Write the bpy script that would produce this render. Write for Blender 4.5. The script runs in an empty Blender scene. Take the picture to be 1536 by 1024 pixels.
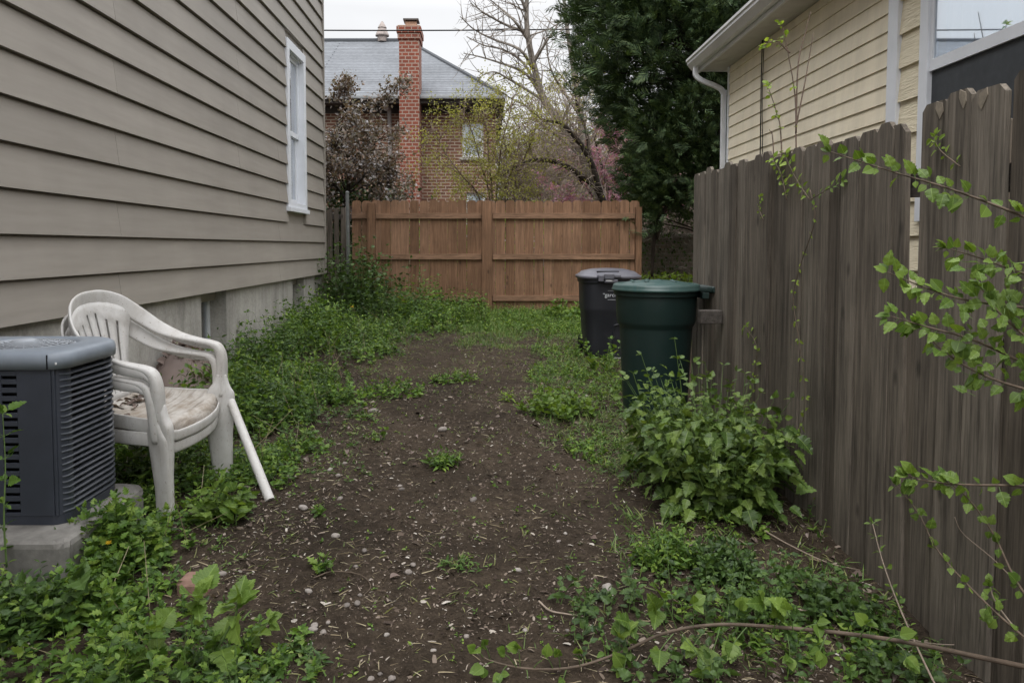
import bpy, math, random
import numpy as np
from mathutils import Vector, Matrix

random.seed(7)
RNG = np.random.default_rng(11)
PI = math.pi
scene = bpy.context.scene
COL = scene.collection

# ------------------------------------------------------------------ camera geometry
F = 1100.0; PPX, PPY = 730.0, 427.6; PITCH = math.radians(3.0); CAMZ = 1.393
def P(px, py, Y):
    """photo pixel (1536 x 1024) at distance Y -> world point"""
    dx = (px - PPX) / F; dy = (PPY - py) / F
    c, s = math.cos(PITCH), math.sin(PITCH)
    d = (dx, c + dy * s, -s + dy * c)
    t = Y / d[1]
    return Vector((d[0] * t, Y, CAMZ + d[2] * t))
def PG(px, py, dz=0.0):
    """photo pixel on the ground"""
    Y = 3.0
    for _ in range(30):
        p = P(px, py, Y)
        dx = p.x
        k = (CAMZ - p.z) / Y
        Y = min(40, (CAMZ - gz1(dx, Y)) / max(k, 1e-3)) * .6 + Y * .4
    p = P(px, py, Y)
    return Vector((p.x, Y, gz1(p.x, Y) + dz))

# ------------------------------------------------------------------ noise + terrain
_tab = np.random.default_rng(3).random((256, 256))
def vnoise(x, y):
    x = np.asarray(x, float); y = np.asarray(y, float)
    xi = np.floor(x).astype(int); yi = np.floor(y).astype(int)
    fx = x - xi; fy = y - yi
    fx = fx * fx * (3 - 2 * fx); fy = fy * fy * (3 - 2 * fy)
    a = _tab[xi & 255, yi & 255]; b = _tab[(xi + 1) & 255, yi & 255]
    c = _tab[xi & 255, (yi + 1) & 255]; d = _tab[(xi + 1) & 255, (yi + 1) & 255]
    return (a * (1 - fx) + b * fx) * (1 - fy) + (c * (1 - fx) + d * fx) * fy - .5
def gz(x, y):
    x = np.asarray(x, float); y = np.asarray(y, float)
    base = .035 * np.minimum(y, 11.3)
    near = np.clip((14 - np.abs(y)) / 4, 0, 1)
    return base + near * (.035 * vnoise(x * 1.3 + 5, y * 1.3) + .016 * vnoise(x * 5 + 9, y * 5) + .012 * vnoise(x * 17, y * 17) + .008 * vnoise(x * 41, y * 41))
def gz1(x, y): return float(gz(x, y))

# ------------------------------------------------------------------ mesh builder
class MB:
    def __init__(s): s.v = []; s.uv = []; s.f = []; s.n = 0
    def add(s, v, faces, uv=None, mi=0):
        v = np.asarray(v, float).reshape(-1, 3)
        s.v.append(v)
        s.uv.append(np.zeros((len(v), 2)) if uv is None else np.asarray(uv, float).reshape(-1, 2))
        if isinstance(faces, np.ndarray):
            s.f.append((faces + s.n, mi))
        else:
            by = {}
            for f in faces: by.setdefault(len(f), []).append(f)
            for k, l in by.items(): s.f.append((np.array(l, int) + s.n, mi))
        s.n += len(v)
    def box(s, x0, x1, y0, y1, z0, z1, mi=0):
        v = [(x0,y0,z0),(x1,y0,z0),(x1,y1,z0),(x0,y1,z0),(x0,y0,z1),(x1,y0,z1),(x1,y1,z1),(x0,y1,z1)]
        s.add(v, [(0,3,2,1),(4,5,6,7),(0,1,5,4),(1,2,6,5),(2,3,7,6),(3,0,4,7)], None, mi)
    def build(s, name, mats, parent=None, loc=None, smooth=False, bevel=0):
        me = bpy.data.meshes.new(name)
        if s.n:
            v = np.concatenate(s.v); uv = np.concatenate(s.uv)
            base = np.zeros(3)
            if parent is not None: base = np.array(wbase(parent))
            elif loc is not None: base = np.array(loc)
            v = v - base
            me.vertices.add(len(v)); me.vertices.foreach_set('co', v.astype(np.float32).ravel())
            tot = np.concatenate([np.full(len(f), f.shape[1]) for f, _ in s.f])
            li = np.concatenate([f.ravel() for f, _ in s.f])
            mi = np.concatenate([np.full(len(f), m) for f, m in s.f])
            st = np.concatenate([[0], np.cumsum(tot)[:-1]])
            me.loops.add(len(li)); me.loops.foreach_set('vertex_index', li.astype(np.int32))
            me.polygons.add(len(tot)); me.polygons.foreach_set('loop_start', st.astype(np.int32))
            me.polygons.foreach_set('loop_total', tot.astype(np.int32))
            me.polygons.foreach_set('material_index', mi.astype(np.int32))
            me.polygons.foreach_set('use_smooth', np.full(len(tot), bool(smooth)))
            ul = me.uv_layers.new(name='UVMap'); ul.data.foreach_set('uv', uv[li].astype(np.float32).ravel())
            me.update(calc_edges=True); me.validate()
        for m in (mats if isinstance(mats, (list, tuple)) else [mats]): me.materials.append(m)
        o = bpy.data.objects.new(name, me); COL.objects.link(o)
        if parent is not None: o.parent = parent
        elif loc is not None: o.location = loc
        if bevel:
            b = o.modifiers.new('bevel', 'BEVEL'); b.width = bevel; b.segments = 2; b.limit_method = 'ANGLE'; b.angle_limit = math.radians(40)
        return o
def wbase(o):
    v = Vector((0, 0, 0))
    while o is not None: v += o.location; o = o.parent
    return v
def tag(o, label=None, cat=None, group=None, kind=None):
    if label: o['label'] = label
    if cat: o['category'] = cat
    if group: o['group'] = group
    if kind: o['kind'] = kind
    return o
def thing(name, label, cat, loc=(0, 0, 0), group=None):
    o = bpy.data.objects.new(name, None); COL.objects.link(o); o.empty_display_size = .1
    o.location = loc
    return tag(o, label, cat, group)
def copy_tree(o, parent=None):
    c = o.copy(); COL.objects.link(c); c.parent = parent
    for ch in list(o.children): copy_tree(ch, c)
    return c

def spl(pts, n=6):
    """Catmull-Rom through tuples of any width"""
    p = np.array(pts, float)
    p = np.vstack([2 * p[0] - p[1], p, 2 * p[-1] - p[-2]])
    out = []
    for i in range(1, len(p) - 2):
        for k in range(n):
            t = k / n
            out.append(.5 * ((2 * p[i]) + (-p[i-1] + p[i+1]) * t + (2*p[i-1] - 5*p[i] + 4*p[i+1] - p[i+2]) * t*t + (-p[i-1] + 3*p[i] - 3*p[i+1] + p[i+2]) * t**3))
    out.append(p[-2])
    return np.array(out)
def tube(mb, pts, rad, k=8, mi=0, cap=True):
    pts = np.array(pts, float); n = len(pts)
    rad = np.broadcast_to(np.array(rad, float), (n,))
    T = np.gradient(pts, axis=0); T /= np.linalg.norm(T, axis=1)[:, None] + 1e-12
    ref = np.array([0, 0, 1.]) if abs(T[0][2]) < .9 else np.array([1., 0, 0])
    vs = []
    for i in range(n):
        a = ref - T[i] * np.dot(ref, T[i]); a /= np.linalg.norm(a) + 1e-12; ref = a
        b = np.cross(T[i], a)
        th = np.arange(k) * 2 * PI / k
        vs.append(pts[i] + rad[i] * (np.cos(th)[:, None] * a + np.sin(th)[:, None] * b))
    f = [(i*k+j, i*k+(j+1) % k, (i+1)*k+(j+1) % k, (i+1)*k+j) for i in range(n-1) for j in range(k)]
    if cap: f += [tuple(range(k))[::-1], tuple((n-1)*k + j for j in range(k))]
    mb.add(np.concatenate(vs), f, None, mi)
def segs(mb, p0, p1, r0, r1, k=3, mi=0):
    p0 = np.asarray(p0, float); p1 = np.asarray(p1, float); n = len(p0)
    if n == 0: return
    r0 = np.broadcast_to(r0, (n,)); r1 = np.broadcast_to(r1, (n,))
    d = p1 - p0; d /= np.linalg.norm(d, axis=1)[:, None] + 1e-12
    ref = np.where(np.abs(d[:, 2:3]) < .9, np.array([[0, 0, 1.]]), np.array([[1., 0, 0]]))
    a = np.cross(d, ref); a /= np.linalg.norm(a, axis=1)[:, None]; b = np.cross(d, a)
    th = np.arange(k) * 2 * PI / k
    ring = np.cos(th)[None, :, None] * a[:, None] + np.sin(th)[None, :, None] * b[:, None]
    v = np.concatenate([p0[:, None] + ring * r0[:, None, None], p1[:, None] + ring * r1[:, None, None]], 1)
    fb = np.array([(j, (j+1) % k, k + (j+1) % k, k + j) for j in range(k)])
    f = (fb[None] + (np.arange(n) * 2 * k)[:, None, None]).reshape(-1, 4)
    mb.add(v.reshape(-1, 3), f, None, mi)
def lathe(mb, prof, c, k=48, mi=0, cap0=True, cap1=True):
    prof = np.array(prof, float); th = np.arange(k) * 2 * PI / k
    v = np.stack([c[0] + prof[:, 0:1] * np.cos(th), c[1] + prof[:, 0:1] * np.sin(th), c[2] + np.repeat(prof[:, 1:2], k, 1)], -1).reshape(-1, 3)
    n = len(prof)
    f = [(i*k+j, i*k+(j+1) % k, (i+1)*k+(j+1) % k, (i+1)*k+j) for i in range(n-1) for j in range(k)]
    if cap0: f.append(tuple(range(k))[::-1])
    if cap1: f.append(tuple((n-1)*k + j for j in range(k)))
    mb.add(v, f, None, mi)
def sring(hx, hy, n, k):
    th = np.arange(k) * 2 * PI / k
    c, s = np.cos(th), np.sin(th)
    return np.stack([hx * np.sign(c) * np.abs(c) ** (2 / n), hy * np.sign(s) * np.abs(s) ** (2 / n)], -1)
def loft(mb, rings, c, k=48, mi=0, cap0=True, cap1=True):
    """rings of (z, hx, hy, superellipse exponent, dx, dy)"""
    vs = []
    for r in rings:
        q = sring(r[1], r[2], r[3], k)
        dx, dy = (r[4], r[5]) if len(r) > 4 else (0, 0)
        vs.append(np.column_stack([q[:, 0] + c[0] + dx, q[:, 1] + c[1] + dy, np.full(k, c[2] + r[0])]))
    n = len(rings)
    f = [(i*k+j, i*k+(j+1) % k, (i+1)*k+(j+1) % k, (i+1)*k+j) for i in range(n-1) for j in range(k)]
    if cap0: f.append(tuple(range(k))[::-1])
    if cap1: f.append(tuple((n-1)*k + j for j in range(k)))
    mb.add(np.concatenate(vs), f, None, mi)
def prism(mb, poly, axis, a0, a1, mi=0):
    """poly: list of 2-D points (in the other two axes, cyclic order), extruded along axis"""
    n = len(poly); v = []
    for a in (a0, a1):
        for (p, q) in poly:
            v.append({'x': (a, p, q), 'y': (p, a, q), 'z': (p, q, a)}[axis])
    f = [tuple(range(n)), tuple(n + i for i in range(n))[::-1]] + [(i, n + i, n + (i+1) % n, (i+1) % n) for i in range(n)]
    mb.add(v, f, None, mi)
def sweep(mb, pts, wdir, w, t, k=12, ex=3.0, mi=0):
    """rounded-rect section swept along pts; wdir = section's width direction at each point"""
    pts = np.array(pts, float); n = len(pts); wd = np.array(wdir, float)
    w = np.broadcast_to(np.array(w, float), (n,)); t = np.broadcast_to(np.array(t, float), (n,))
    T = np.gradient(pts, axis=0); T /= np.linalg.norm(T, axis=1)[:, None]
    vs = []
    for i in range(n):
        a = wd[i] - T[i] * np.dot(wd[i], T[i]); a /= np.linalg.norm(a); b = np.cross(T[i], a)
        q = sring(w[i] / 2, t[i] / 2, ex, k)
        vs.append(pts[i] + q[:, 0:1] * a + q[:, 1:2] * b)
    f = [(i*k+j, i*k+(j+1) % k, (i+1)*k+(j+1) % k, (i+1)*k+j) for i in range(n-1) for j in range(k)]
    f += [tuple(range(k))[::-1], tuple((n-1)*k + j for j in range(k))]
    mb.add(np.concatenate(vs), f, None, mi)

# ------------------------------------------------------------------ materials
def srgb(r, g, b):
    return tuple(((c/255)/12.92 if c/255 <= .04045 else ((c/255+.055)/1.055)**2.4) for c in (r, g, b)) + (1.0,)
def N(nt, typ, ins=None, **props):
    n = nt.nodes.new(typ)
    for k, v in props.items(): setattr(n, k, v)
    for k, v in (ins or {}).items():
        s = n.inputs[k]
        if isinstance(v, bpy.types.NodeSocket): nt.links.new(v, s)
        else: s.default_value = v
    return n
def mk(name, fn, disp=False):
    m = bpy.data.materials.new(name); m.use_nodes = True; nt = m.node_tree; nt.nodes.clear()
    out = nt.nodes.new('ShaderNodeOutputMaterial')
    nt.links.new(fn(nt), out.inputs['Surface'])
    return m
def coords(nt, scale=(1, 1, 1), kind='Object'):
    tc = N(nt, 'ShaderNodeTexCoord')
    return N(nt, 'ShaderNodeMapping', {'Vector': tc.outputs[kind], 'Scale': scale}).outputs[0]
def noise(nt, vec, scale=5., detail=4., rough=.6, dist=0.):
    return N(nt, 'ShaderNodeTexNoise', {'Vector': vec, 'Scale': scale, 'Detail': detail, 'Roughness': rough, 'Distortion': dist}).outputs['Fac']
def ramp(nt, fac, stops, interp='LINEAR'):
    r = N(nt, 'ShaderNodeValToRGB', {'Fac': fac}); e = r.color_ramp; e.interpolation = interp
    while len(e.elements) < len(stops): e.elements.new(.5)
    for el, (p, c) in zip(e.elements, stops):
        el.position = p; el.color = c if len(c) == 4 else tuple(c) + (1,)
    return r.outputs['Color']
def mixc(nt, fac, a, b, typ='MIX'):
    n = N(nt, 'ShaderNodeMix', data_type='RGBA', blend_type=typ)
    for key, v in ((0, fac), (6, a), (7, b)):
        s = n.inputs[key]
        if isinstance(v, bpy.types.NodeSocket): nt.links.new(v, s)
        else: s.default_value = v
    return n.outputs[2]
def math_(nt, op, a, b=0.0, clamp=False):
    n = N(nt, 'ShaderNodeMath', operation=op, use_clamp=clamp)
    for i, v in enumerate((a, b)):
        if isinstance(v, bpy.types.NodeSocket): nt.links.new(v, n.inputs[i])
        else: n.inputs[i].default_value = v
    return n.outputs[0]
def gray(v): return (v, v, v, 1)
def bsdf(nt, col, rough=.6, bump=None, bs=.3, bd=.01, spec=.4, **kw):
    ins = {'Base Color': col, 'Roughness': rough, 'Specular IOR Level': spec}
    ins.update(kw)
    b = N(nt, 'ShaderNodeBsdfPrincipled', ins)
    if bump is not None:
        bn = N(nt, 'ShaderNodeBump', {'Height': bump, 'Strength': bs, 'Distance': bd})
        nt.links.new(bn.outputs[0], b.inputs['Normal'])
    return b.outputs[0]
def island(nt): return N(nt, 'ShaderNodeNewGeometry').outputs['Random Per Island']

def m_plain(name, col, rough=.5, var=.12, scale=6, bumpst=.1, spec=.4):
    def fn(nt):
        v = coords(nt); n1 = noise(nt, v, scale, 5, .65); n2 = noise(nt, v, scale * 12, 3, .6)
        lo = tuple(c * (1 - var) for c in col[:3]) + (1,); hi = tuple(min(1, c * (1 + var)) for c in col[:3]) + (1,)
        c = ramp(nt, n1, [(.3, lo), (.7, hi)])
        return bsdf(nt, c, rough, n2, bumpst, .002, spec)
    return mk(name, fn)
def m_wood(name, cols, dark, zs=(30, 30, 1.6), rough=.85, stain=None):
    def fn(nt):
        v = coords(nt, zs); isl = island(nt)
        off = N(nt, 'ShaderNodeVectorMath', {0: v, 1: N(nt, 'ShaderNodeCombineXYZ', {'X': math_(nt, 'MULTIPLY', isl, 91.), 'Z': math_(nt, 'MULTIPLY', isl, 37.)}).outputs[0]}, operation='ADD').outputs[0]
        g1 = noise(nt, off, 1.0, 6, .7, .4)
        g2 = noise(nt, off, 3.5, 4, .7)
        base = ramp(nt, isl, [(0, cols[0]), (.5, cols[1]), (1, cols[2])])
        grain = ramp(nt, g1, [(.3, dark), (.48, gray(.75)), (.62, gray(1)), (.8, gray(1.18))])
        c = mixc(nt, 1., base, grain, 'MULTIPLY')
        g3 = noise(nt, N(nt, 'ShaderNodeVectorMath', {0: off, 1: (4.2, 4.2, 1.3)}, operation='MULTIPLY').outputs[0], 1.0, 4, .75)
        c = mixc(nt, .9, c, ramp(nt, g3, [(.28, gray(.42)), (.45, gray(.95)), (.62, gray(1.05)), (.78, gray(1.35))]), 'MULTIPLY')
        fine = ramp(nt, g2, [(.3, gray(.6)), (.55, gray(1.0)), (.8, gray(1.15))])
        c = mixc(nt, .8, c, fine, 'MULTIPLY')
        kv = N(nt, 'ShaderNodeTexVoronoi', {'Vector': N(nt, 'ShaderNodeVectorMath', {0: off, 1: (.22, .22, 1.9)}, operation='MULTIPLY').outputs[0], 'Scale': 1.0}).outputs['Distance']
        c = mixc(nt, .85, c, ramp(nt, kv, [(.05, gray(.35)), (.13, gray(1.))]), 'MULTIPLY')
        big = noise(nt, coords(nt), 2.2, 4, .6)
        c = mixc(nt, 1., c, ramp(nt, big, [(.25, gray(.72)), (.5, gray(1.)), (.75, gray(1.15))]), 'MULTIPLY')
        if stain: c = stain(nt, c)
        return bsdf(nt, c, rough, math_(nt, 'ADD', g3, math_(nt, 'MULTIPLY', g2, .6)), .7, .006, .25)
    return mk(name, fn)
def m_leaf(name, cols, rough=.5, transl=.3, patch=True, veins=False, spec=.35):
    def fn(nt):
        isl = island(nt)
        c = ramp(nt, isl, [(i / max(1, len(cols) - 1), k) for i, k in enumerate(cols)])
        if patch:
            n = noise(nt, coords(nt), 2.6, 3, .6)
            c = mixc(nt, 1., c, ramp(nt, n, [(.3, gray(.72)), (.7, gray(1.2))]), 'MULTIPLY')
        bump = None
        if veins:
            uv = N(nt, 'ShaderNodeTexCoord').outputs['UV']
            sx = N(nt, 'ShaderNodeSeparateXYZ', {0: uv})
            au = math_(nt, 'ABSOLUTE', math_(nt, 'SUBTRACT', sx.outputs[0], .5))
            mid = math_(nt, 'LESS_THAN', au, .02)
            w = math_(nt, 'FRACT', math_(nt, 'MULTIPLY', math_(nt, 'SUBTRACT', sx.outputs[1], math_(nt, 'MULTIPLY', au, .9)), 7.))
            side = math_(nt, 'LESS_THAN', w, .1)
            vein = math_(nt, 'MAXIMUM', mid, math_(nt, 'MULTIPLY', side, .6))
            c = mixc(nt, math_(nt, 'MULTIPLY', vein, .32), c, tuple(min(1, x * 1.7 + .02) for x in cols[-1][:3]) + (1,))
            bump = w
        p = bsdf(nt, c, rough, bump, .25, .003, spec)
        t = N(nt, 'ShaderNodeBsdfTranslucent', {'Color': mixc(nt, 1., c, (1.5, 1.45, .6, 1), 'MULTIPLY')}).outputs[0]
        return N(nt, 'ShaderNodeMixShader', {0: transl, 1: p, 2: t}).outputs[0]
    return mk(name, fn)
def m_brick(name, c1, c2, mortar, bw=.215, bh=.075, ms=.011, stain=.35):
    def fn(nt):
        uv = N(nt, 'ShaderNodeTexCoord').outputs['UV']
        b = N(nt, 'ShaderNodeTexBrick', {'Vector': uv, 'Color1': c1, 'Color2': c2, 'Mortar': mortar, 'Scale': 1., 'Mortar Size': ms, 'Mortar Smooth': .2, 'Bias': 0., 'Brick Width': bw, 'Row Height': bh})
        n = noise(nt, uv, 1.1, 5, .7)
        c = mixc(nt, stain, b.outputs['Color'], ramp(nt, n, [(.3, gray(.35)), (.6, gray(1.)), (.8, gray(1.5))]), 'MULTIPLY')
        n2 = noise(nt, uv, 60, 3, .7)
        c = mixc(nt, .5, c, ramp(nt, n2, [(.3, gray(.6)), (.7, gray(1.25))]), 'MULTIPLY')
        return bsdf(nt, c, .9, math_(nt, 'SUBTRACT', 1., b.outputs['Fac']), .5, .01, .2)
    return mk(name, fn)
def m_glass(name, tint=(.88, .92, .93, 1)):
    def fn(nt):
        fr = N(nt, 'ShaderNodeFresnel', {'IOR': 1.5}).outputs[0]
        fac = math_(nt, 'ADD', math_(nt, 'MULTIPLY', fr, 2.2), .10, True)
        return N(nt, 'ShaderNodeMixShader', {0: fac, 1: N(nt, 'ShaderNodeBsdfTransparent', {'Color': tint}).outputs[0], 2: N(nt, 'ShaderNodeBsdfGlossy', {'Roughness': .02, 'Color': (.95, .97, 1, 1)}).outputs[0]}).outputs[0]
    return mk(name, fn)

M_PANE = None
def fn_soil(nt):
    v = coords(nt)
    a = noise(nt, v, 1.4, 5, .65); b = noise(nt, v, 22, 6, .75); d = noise(nt, v, 95, 4, .75)
    c = ramp(nt, b, [(.25, (.021, .015, .010, 1)), (.5, (.053, .039, .027, 1)), (.72, (.088, .067, .048, 1)), (.85, (.145, .117, .09, 1))])
    c = mixc(nt, 1., c, ramp(nt, a, [(.3, gray(.6)), (.5, gray(.95)), (.7, gray(1.4))]), 'MULTIPLY')
    c = mixc(nt, .7, c, ramp(nt, d, [(.3, gray(.45)), (.6, gray(1.1)), (.78, gray(1.7))]), 'MULTIPLY')
    return bsdf(nt, c, .95, math_(nt, 'ADD', b, math_(nt, 'MULTIPLY', d, .5)), .9, .02, .15)
M = {}
M['soil'] = mk('soil', fn_soil)
def fn_siding(nt):
    v = coords(nt, (1, .5, 6)); n = noise(nt, v, 3, 5, .6); n2 = noise(nt, coords(nt, (1, 1, .35)), 1.3, 4, .6)
    c = ramp(nt, n, [(.3, (.282, .253, .220, 1)), (.7, (.328, .296, .259, 1))])
    c = mixc(nt, 1., c, ramp(nt, n2, [(.25, gray(.88)), (.6, gray(1.0)), (.8, gray(1.05))]), 'MULTIPLY')
    isl = island(nt)
    c = mixc(nt, 1., c, ramp(nt, isl, [(0, gray(.95)), (1, gray(1.04))]), 'MULTIPLY')
    return bsdf(nt, c, .55, noise(nt, coords(nt, (1, 1, 8)), 40, 3, .6), .12, .002, .35)
M['siding'] = mk('taupe_siding', fn_siding)
def fn_yel(nt):
    v = coords(nt, (1, .6, 5)); n = noise(nt, v, 3, 5, .6)
    c = ramp(nt, n, [(.3, (.80, .71, .54, 1)), (.7, (.86, .775, .61, 1))])
    st = noise(nt, coords(nt, (1, 3, .6)), 2.0, 5, .65)
    c = mixc(nt, 1., c, ramp(nt, st, [(.25, gray(.82)), (.6, gray(1.0))]), 'MULTIPLY')
    return bsdf(nt, c, .6, n, .15, .003, .3)
M['yellow'] = mk('yellow_siding', fn_yel)
def fn_yelg(nt):
    v = coords(nt, (1, 3, 26))
    n = noise(nt, v, 1.6, 4, .6, 1.6)
    c = ramp(nt, n, [(.3, (.68, .60, .43, 1)), (.7, (.84, .755, .58, 1))])
    return bsdf(nt, c, .6, n, .9, .012, .3)
M['yellow_grain'] = mk('yellow_grain_siding', fn_yelg)
def fn_conc(nt):
    v = coords(nt); a = noise(nt, v, 2.2, 6, .7); b = noise(nt, v, 45, 4, .7); st = noise(nt, coords(nt, (3, 3, .4)), 2, 5, .65)
    c = ramp(nt, a, [(.3, (.33, .31, .28, 1)), (.7, (.48, .455, .42, 1))])
    c = mixc(nt, .8, c, ramp(nt, st, [(.3, gray(.6)), (.6, gray(1.05))]), 'MULTIPLY')
    c = mixc(nt, .6, c, ramp(nt, b, [(.3, gray(.7)), (.7, gray(1.2))]), 'MULTIPLY')
    return bsdf(nt, c, .9, b, .35, .004, .2)
M['old_concrete'] = m_plain('old_concrete', (.19, .18, .165), .92, .35, 9, .5, .2)
M['concrete'] = mk('concrete', fn_conc)
M['white_trim'] = m_plain('white_trim', (.72, .74, .78), .45, .06, 4, .03)
M['greyed_trim'] = m_plain('greyed_trim', (.62, .63, .65), .5, .1, 5, .05)
M['gutter'] = m_plain('gutter_paint', (.60, .60, .60), .4, .08, 3, .03, .5)
M['soffit'] = m_plain('soffit', (.55, .53, .50), .6, .08, 3, .03)
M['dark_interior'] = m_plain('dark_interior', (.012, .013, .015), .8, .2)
M['glass'] = m_glass('window_glass')
M['mirror_glass'] = mk('sky_reflecting_glass', lambda nt: N(nt, 'ShaderNodeMixShader', {0: .6, 1: N(nt, 'ShaderNodeBsdfTransparent', {'Color': (.85, .9, .93, 1)}).outputs[0], 2: N(nt, 'ShaderNodeBsdfGlossy', {'Roughness': .02, 'Color': (.9, .95, 1, 1)}).outputs[0]}).outputs[0])
M['curtain'] = m_plain('curtain', (.78, .82, .86), .9, .05, 3, .05)
M['screen'] = m_plain('insect_screen', (.045, .05, .056), .7, .15, 20, .1)
M['grey_wood'] = m_wood('weathered_wood', [(.118, .097, .077, 1), (.180, .152, .123, 1), (.250, .218, .180, 1)], gray(.28))
M['brown_wood'] = m_wood('brown_stained_wood', [(.215, .118, .068, 1), (.275, .155, .092, 1), (.35, .205, .128, 1)], gray(.55))
M['brown_rail'] = m_wood('brown_rail_wood', [(.29, .172, .108, 1), (.32, .19, .12, 1), (.35, .21, .135, 1)], gray(.5), (1.6, 30, 30))
M['grey_rail'] = m_wood('weathered_rail', [(.085, .074, .065, 1), (.11, .095, .085, 1), (.13, .112, .10, 1)], gray(.4), (30, 1.6, 30))
M['cut_wood'] = m_plain('chipped_picket_top', (.24, .205, .16), .9, .3, 30, .3)
M['brick_red'] = m_brick('chimney_brick', (.27, .082, .052, 1), (.21, .066, .045, 1), (.36, .27, .22, 1), .16, .088, .013, .4)
M['brick_brown'] = m_brick('house_brick', (.235, .112, .074, 1), (.165, .083, .060, 1), (.42, .34, .27, 1), .235, .08, .013, .4)
M['brick_grey'] = m_brick('garden_wall_brick', (.37, .30, .25, 1), (.29, .235, .205, 1), (.46, .42, .38, 1), .22, .075, .012, .5)
def fn_shingle(nt):
    uv = N(nt, 'ShaderNodeTexCoord').outputs['UV']
    b = N(nt, 'ShaderNodeTexBrick', {'Vector': uv, 'Color1': (.145, .153, .166, 1), 'Color2': (.18, .19, .206, 1), 'Mortar': (.075, .08, .088, 1), 'Scale': 1., 'Mortar Size': .022, 'Mortar Smooth': .6, 'Bias': 0., 'Brick Width': 9.0, 'Row Height': .15})
    n = noise(nt, uv, .7, 4, .6); n2 = noise(nt, uv, 9, 5, .75)
    c = mixc(nt, 1., b.outputs['Color'], ramp(nt, n, [(.3, gray(.8)), (.7, gray(1.15))]), 'MULTIPLY')
    c = mixc(nt, .8, c, ramp(nt, n2, [(.3, gray(.7)), (.7, gray(1.3))]), 'MULTIPLY')
    return bsdf(nt, c, .85, math_(nt, 'SUBTRACT', 1., b.outputs['Fac']), .6, .02, .3)
M['shingle'] = mk('grey_shingles', fn_shingle)
M['bark_dark'] = m_plain('bark_dark', (.045, .036, .03), .95, .4, 14, .8, .15)
M['bark_grey'] = m_plain('bark_grey', (.20, .178, .155), .95, .35, 14, .6, .15)
M['bark_tan'] = m_plain('bark_tan', (.26, .225, .195), .95, .3, 14, .6, .15)
M['twig_brown'] = m_plain('twig_brown', (.17, .125, .10), .9, .3, 9, .2, .15)
M['twig_pale'] = m_plain('twig_pale', (.30, .245, .205), .9, .25, 9, .2, .15)
M['cane'] = m_plain('cane_bark', (.115, .085, .062), .7, .3, 25, .3, .3)
M['cane_pale'] = m_plain('pale_cane', (.30, .24, .19), .7, .25, 25, .3, .3)
M['stem'] = m_plain('green_stem', (.10, .16, .045), .6, .25, 12, .1)
M['metal_grey'] = m_plain('ac_grey_cap', (.205, .232, .268), .42, .12, 9, .08, .5)
M['ac_panel'] = m_plain('ac_panel_blue_grey', (.034, .039, .052), .45, .15, 8, .06, .5)
M['ac_louver'] = m_plain('ac_louver_grey', (.060, .066, .078), .4, .18, 12, .06, .5)
M['black'] = m_plain('black_core', (.006, .006, .007), .7, .2, 20, .1, .2)
def fn_plastic(nt):
    v = coords(nt); n = noise(nt, v, 7, 6, .7); s = noise(nt, coords(nt, (1, 1, .3)), 14, 5, .7); sp = noise(nt, v, 110, 2, .5)
    c = mixc(nt, ramp(nt, n, [(.42, gray(0)), (.75, gray(.6))]), (.60, .585, .565, 1), (.42, .385, .34, 1))
    c = mixc(nt, ramp(nt, s, [(.5, gray(0)), (.75, gray(.5))]), c, (.33, .30, .265, 1))
    c = mixc(nt, ramp(nt, sp, [(.66, gray(0)), (.74, gray(.7))]), c, (.22, .17, .12, 1))
    return bsdf(nt, c, .5, n, .08, .003, .35)
M['white_plastic'] = mk('grimy_white_plastic', fn_plastic)
def fn_seat(nt):
    v = coords(nt); n = noise(nt, v, 6, 6, .72); s = noise(nt, coords(nt, (3, 22, 3)), 1.5, 5, .7)
    c = mixc(nt, ramp(nt, n, [(.36, gray(.1)), (.66, gray(1))]), (.58, .555, .52, 1), (.27, .215, .16, 1))
    c = mixc(nt, ramp(nt, s, [(.5, gray(0)), (.7, gray(.8))]), c, (.15, .115, .085, 1))
    return bsdf(nt, c, .7, n, .2, .003, .25)
M['seat_plastic'] = mk('dirt_stained_seat_plastic', fn_seat)
def m_bin(name, col, dust, rough=.42):
    def fn(nt):
        v = coords(nt); a = noise(nt, v, 3.5, 6, .7); s = noise(nt, coords(nt, (5, 5, .6)), 4, 6, .75); f = noise(nt, coords(nt, (1, 1, 14)), 9, 3, .7)
        c = mixc(nt, ramp(nt, a, [(.45, gray(0)), (.75, gray(.35))]), tuple(col) + (1,), tuple(dust) + (1,))
        c = mixc(nt, ramp(nt, s, [(.52, gray(0)), (.7, gray(.35))]), c, tuple(dust) + (1,))
        c = mixc(nt, ramp(nt, f, [(.68, gray(0)), (.74, gray(.3))]), c, tuple(min(1, x * 2) for x in dust) + (1,))
        return bsdf(nt, c, ramp(nt, a, [(.3, gray(rough - .08)), (.7, gray(rough + .2))]), f, .06, .002, .45)
    return mk(name, fn)
M['green_plastic'] = m_bin('dark_green_plastic', (.008, .022, .020), (.016, .027, .024))
M['green_lid'] = m_bin('green_lid_plastic', (.024, .064, .060), (.10, .115, .10), .36)
M['black_plastic'] = m_bin('black_plastic', (.011, .012, .017), (.022, .023, .028), .45)
M['grey_lid'] = m_bin('grey_lid_plastic', (.10, .10, .122), (.19, .18, .175), .36)
M['white_print'] = m_plain('white_print', (.6, .62, .66), .6, .05)
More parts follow.
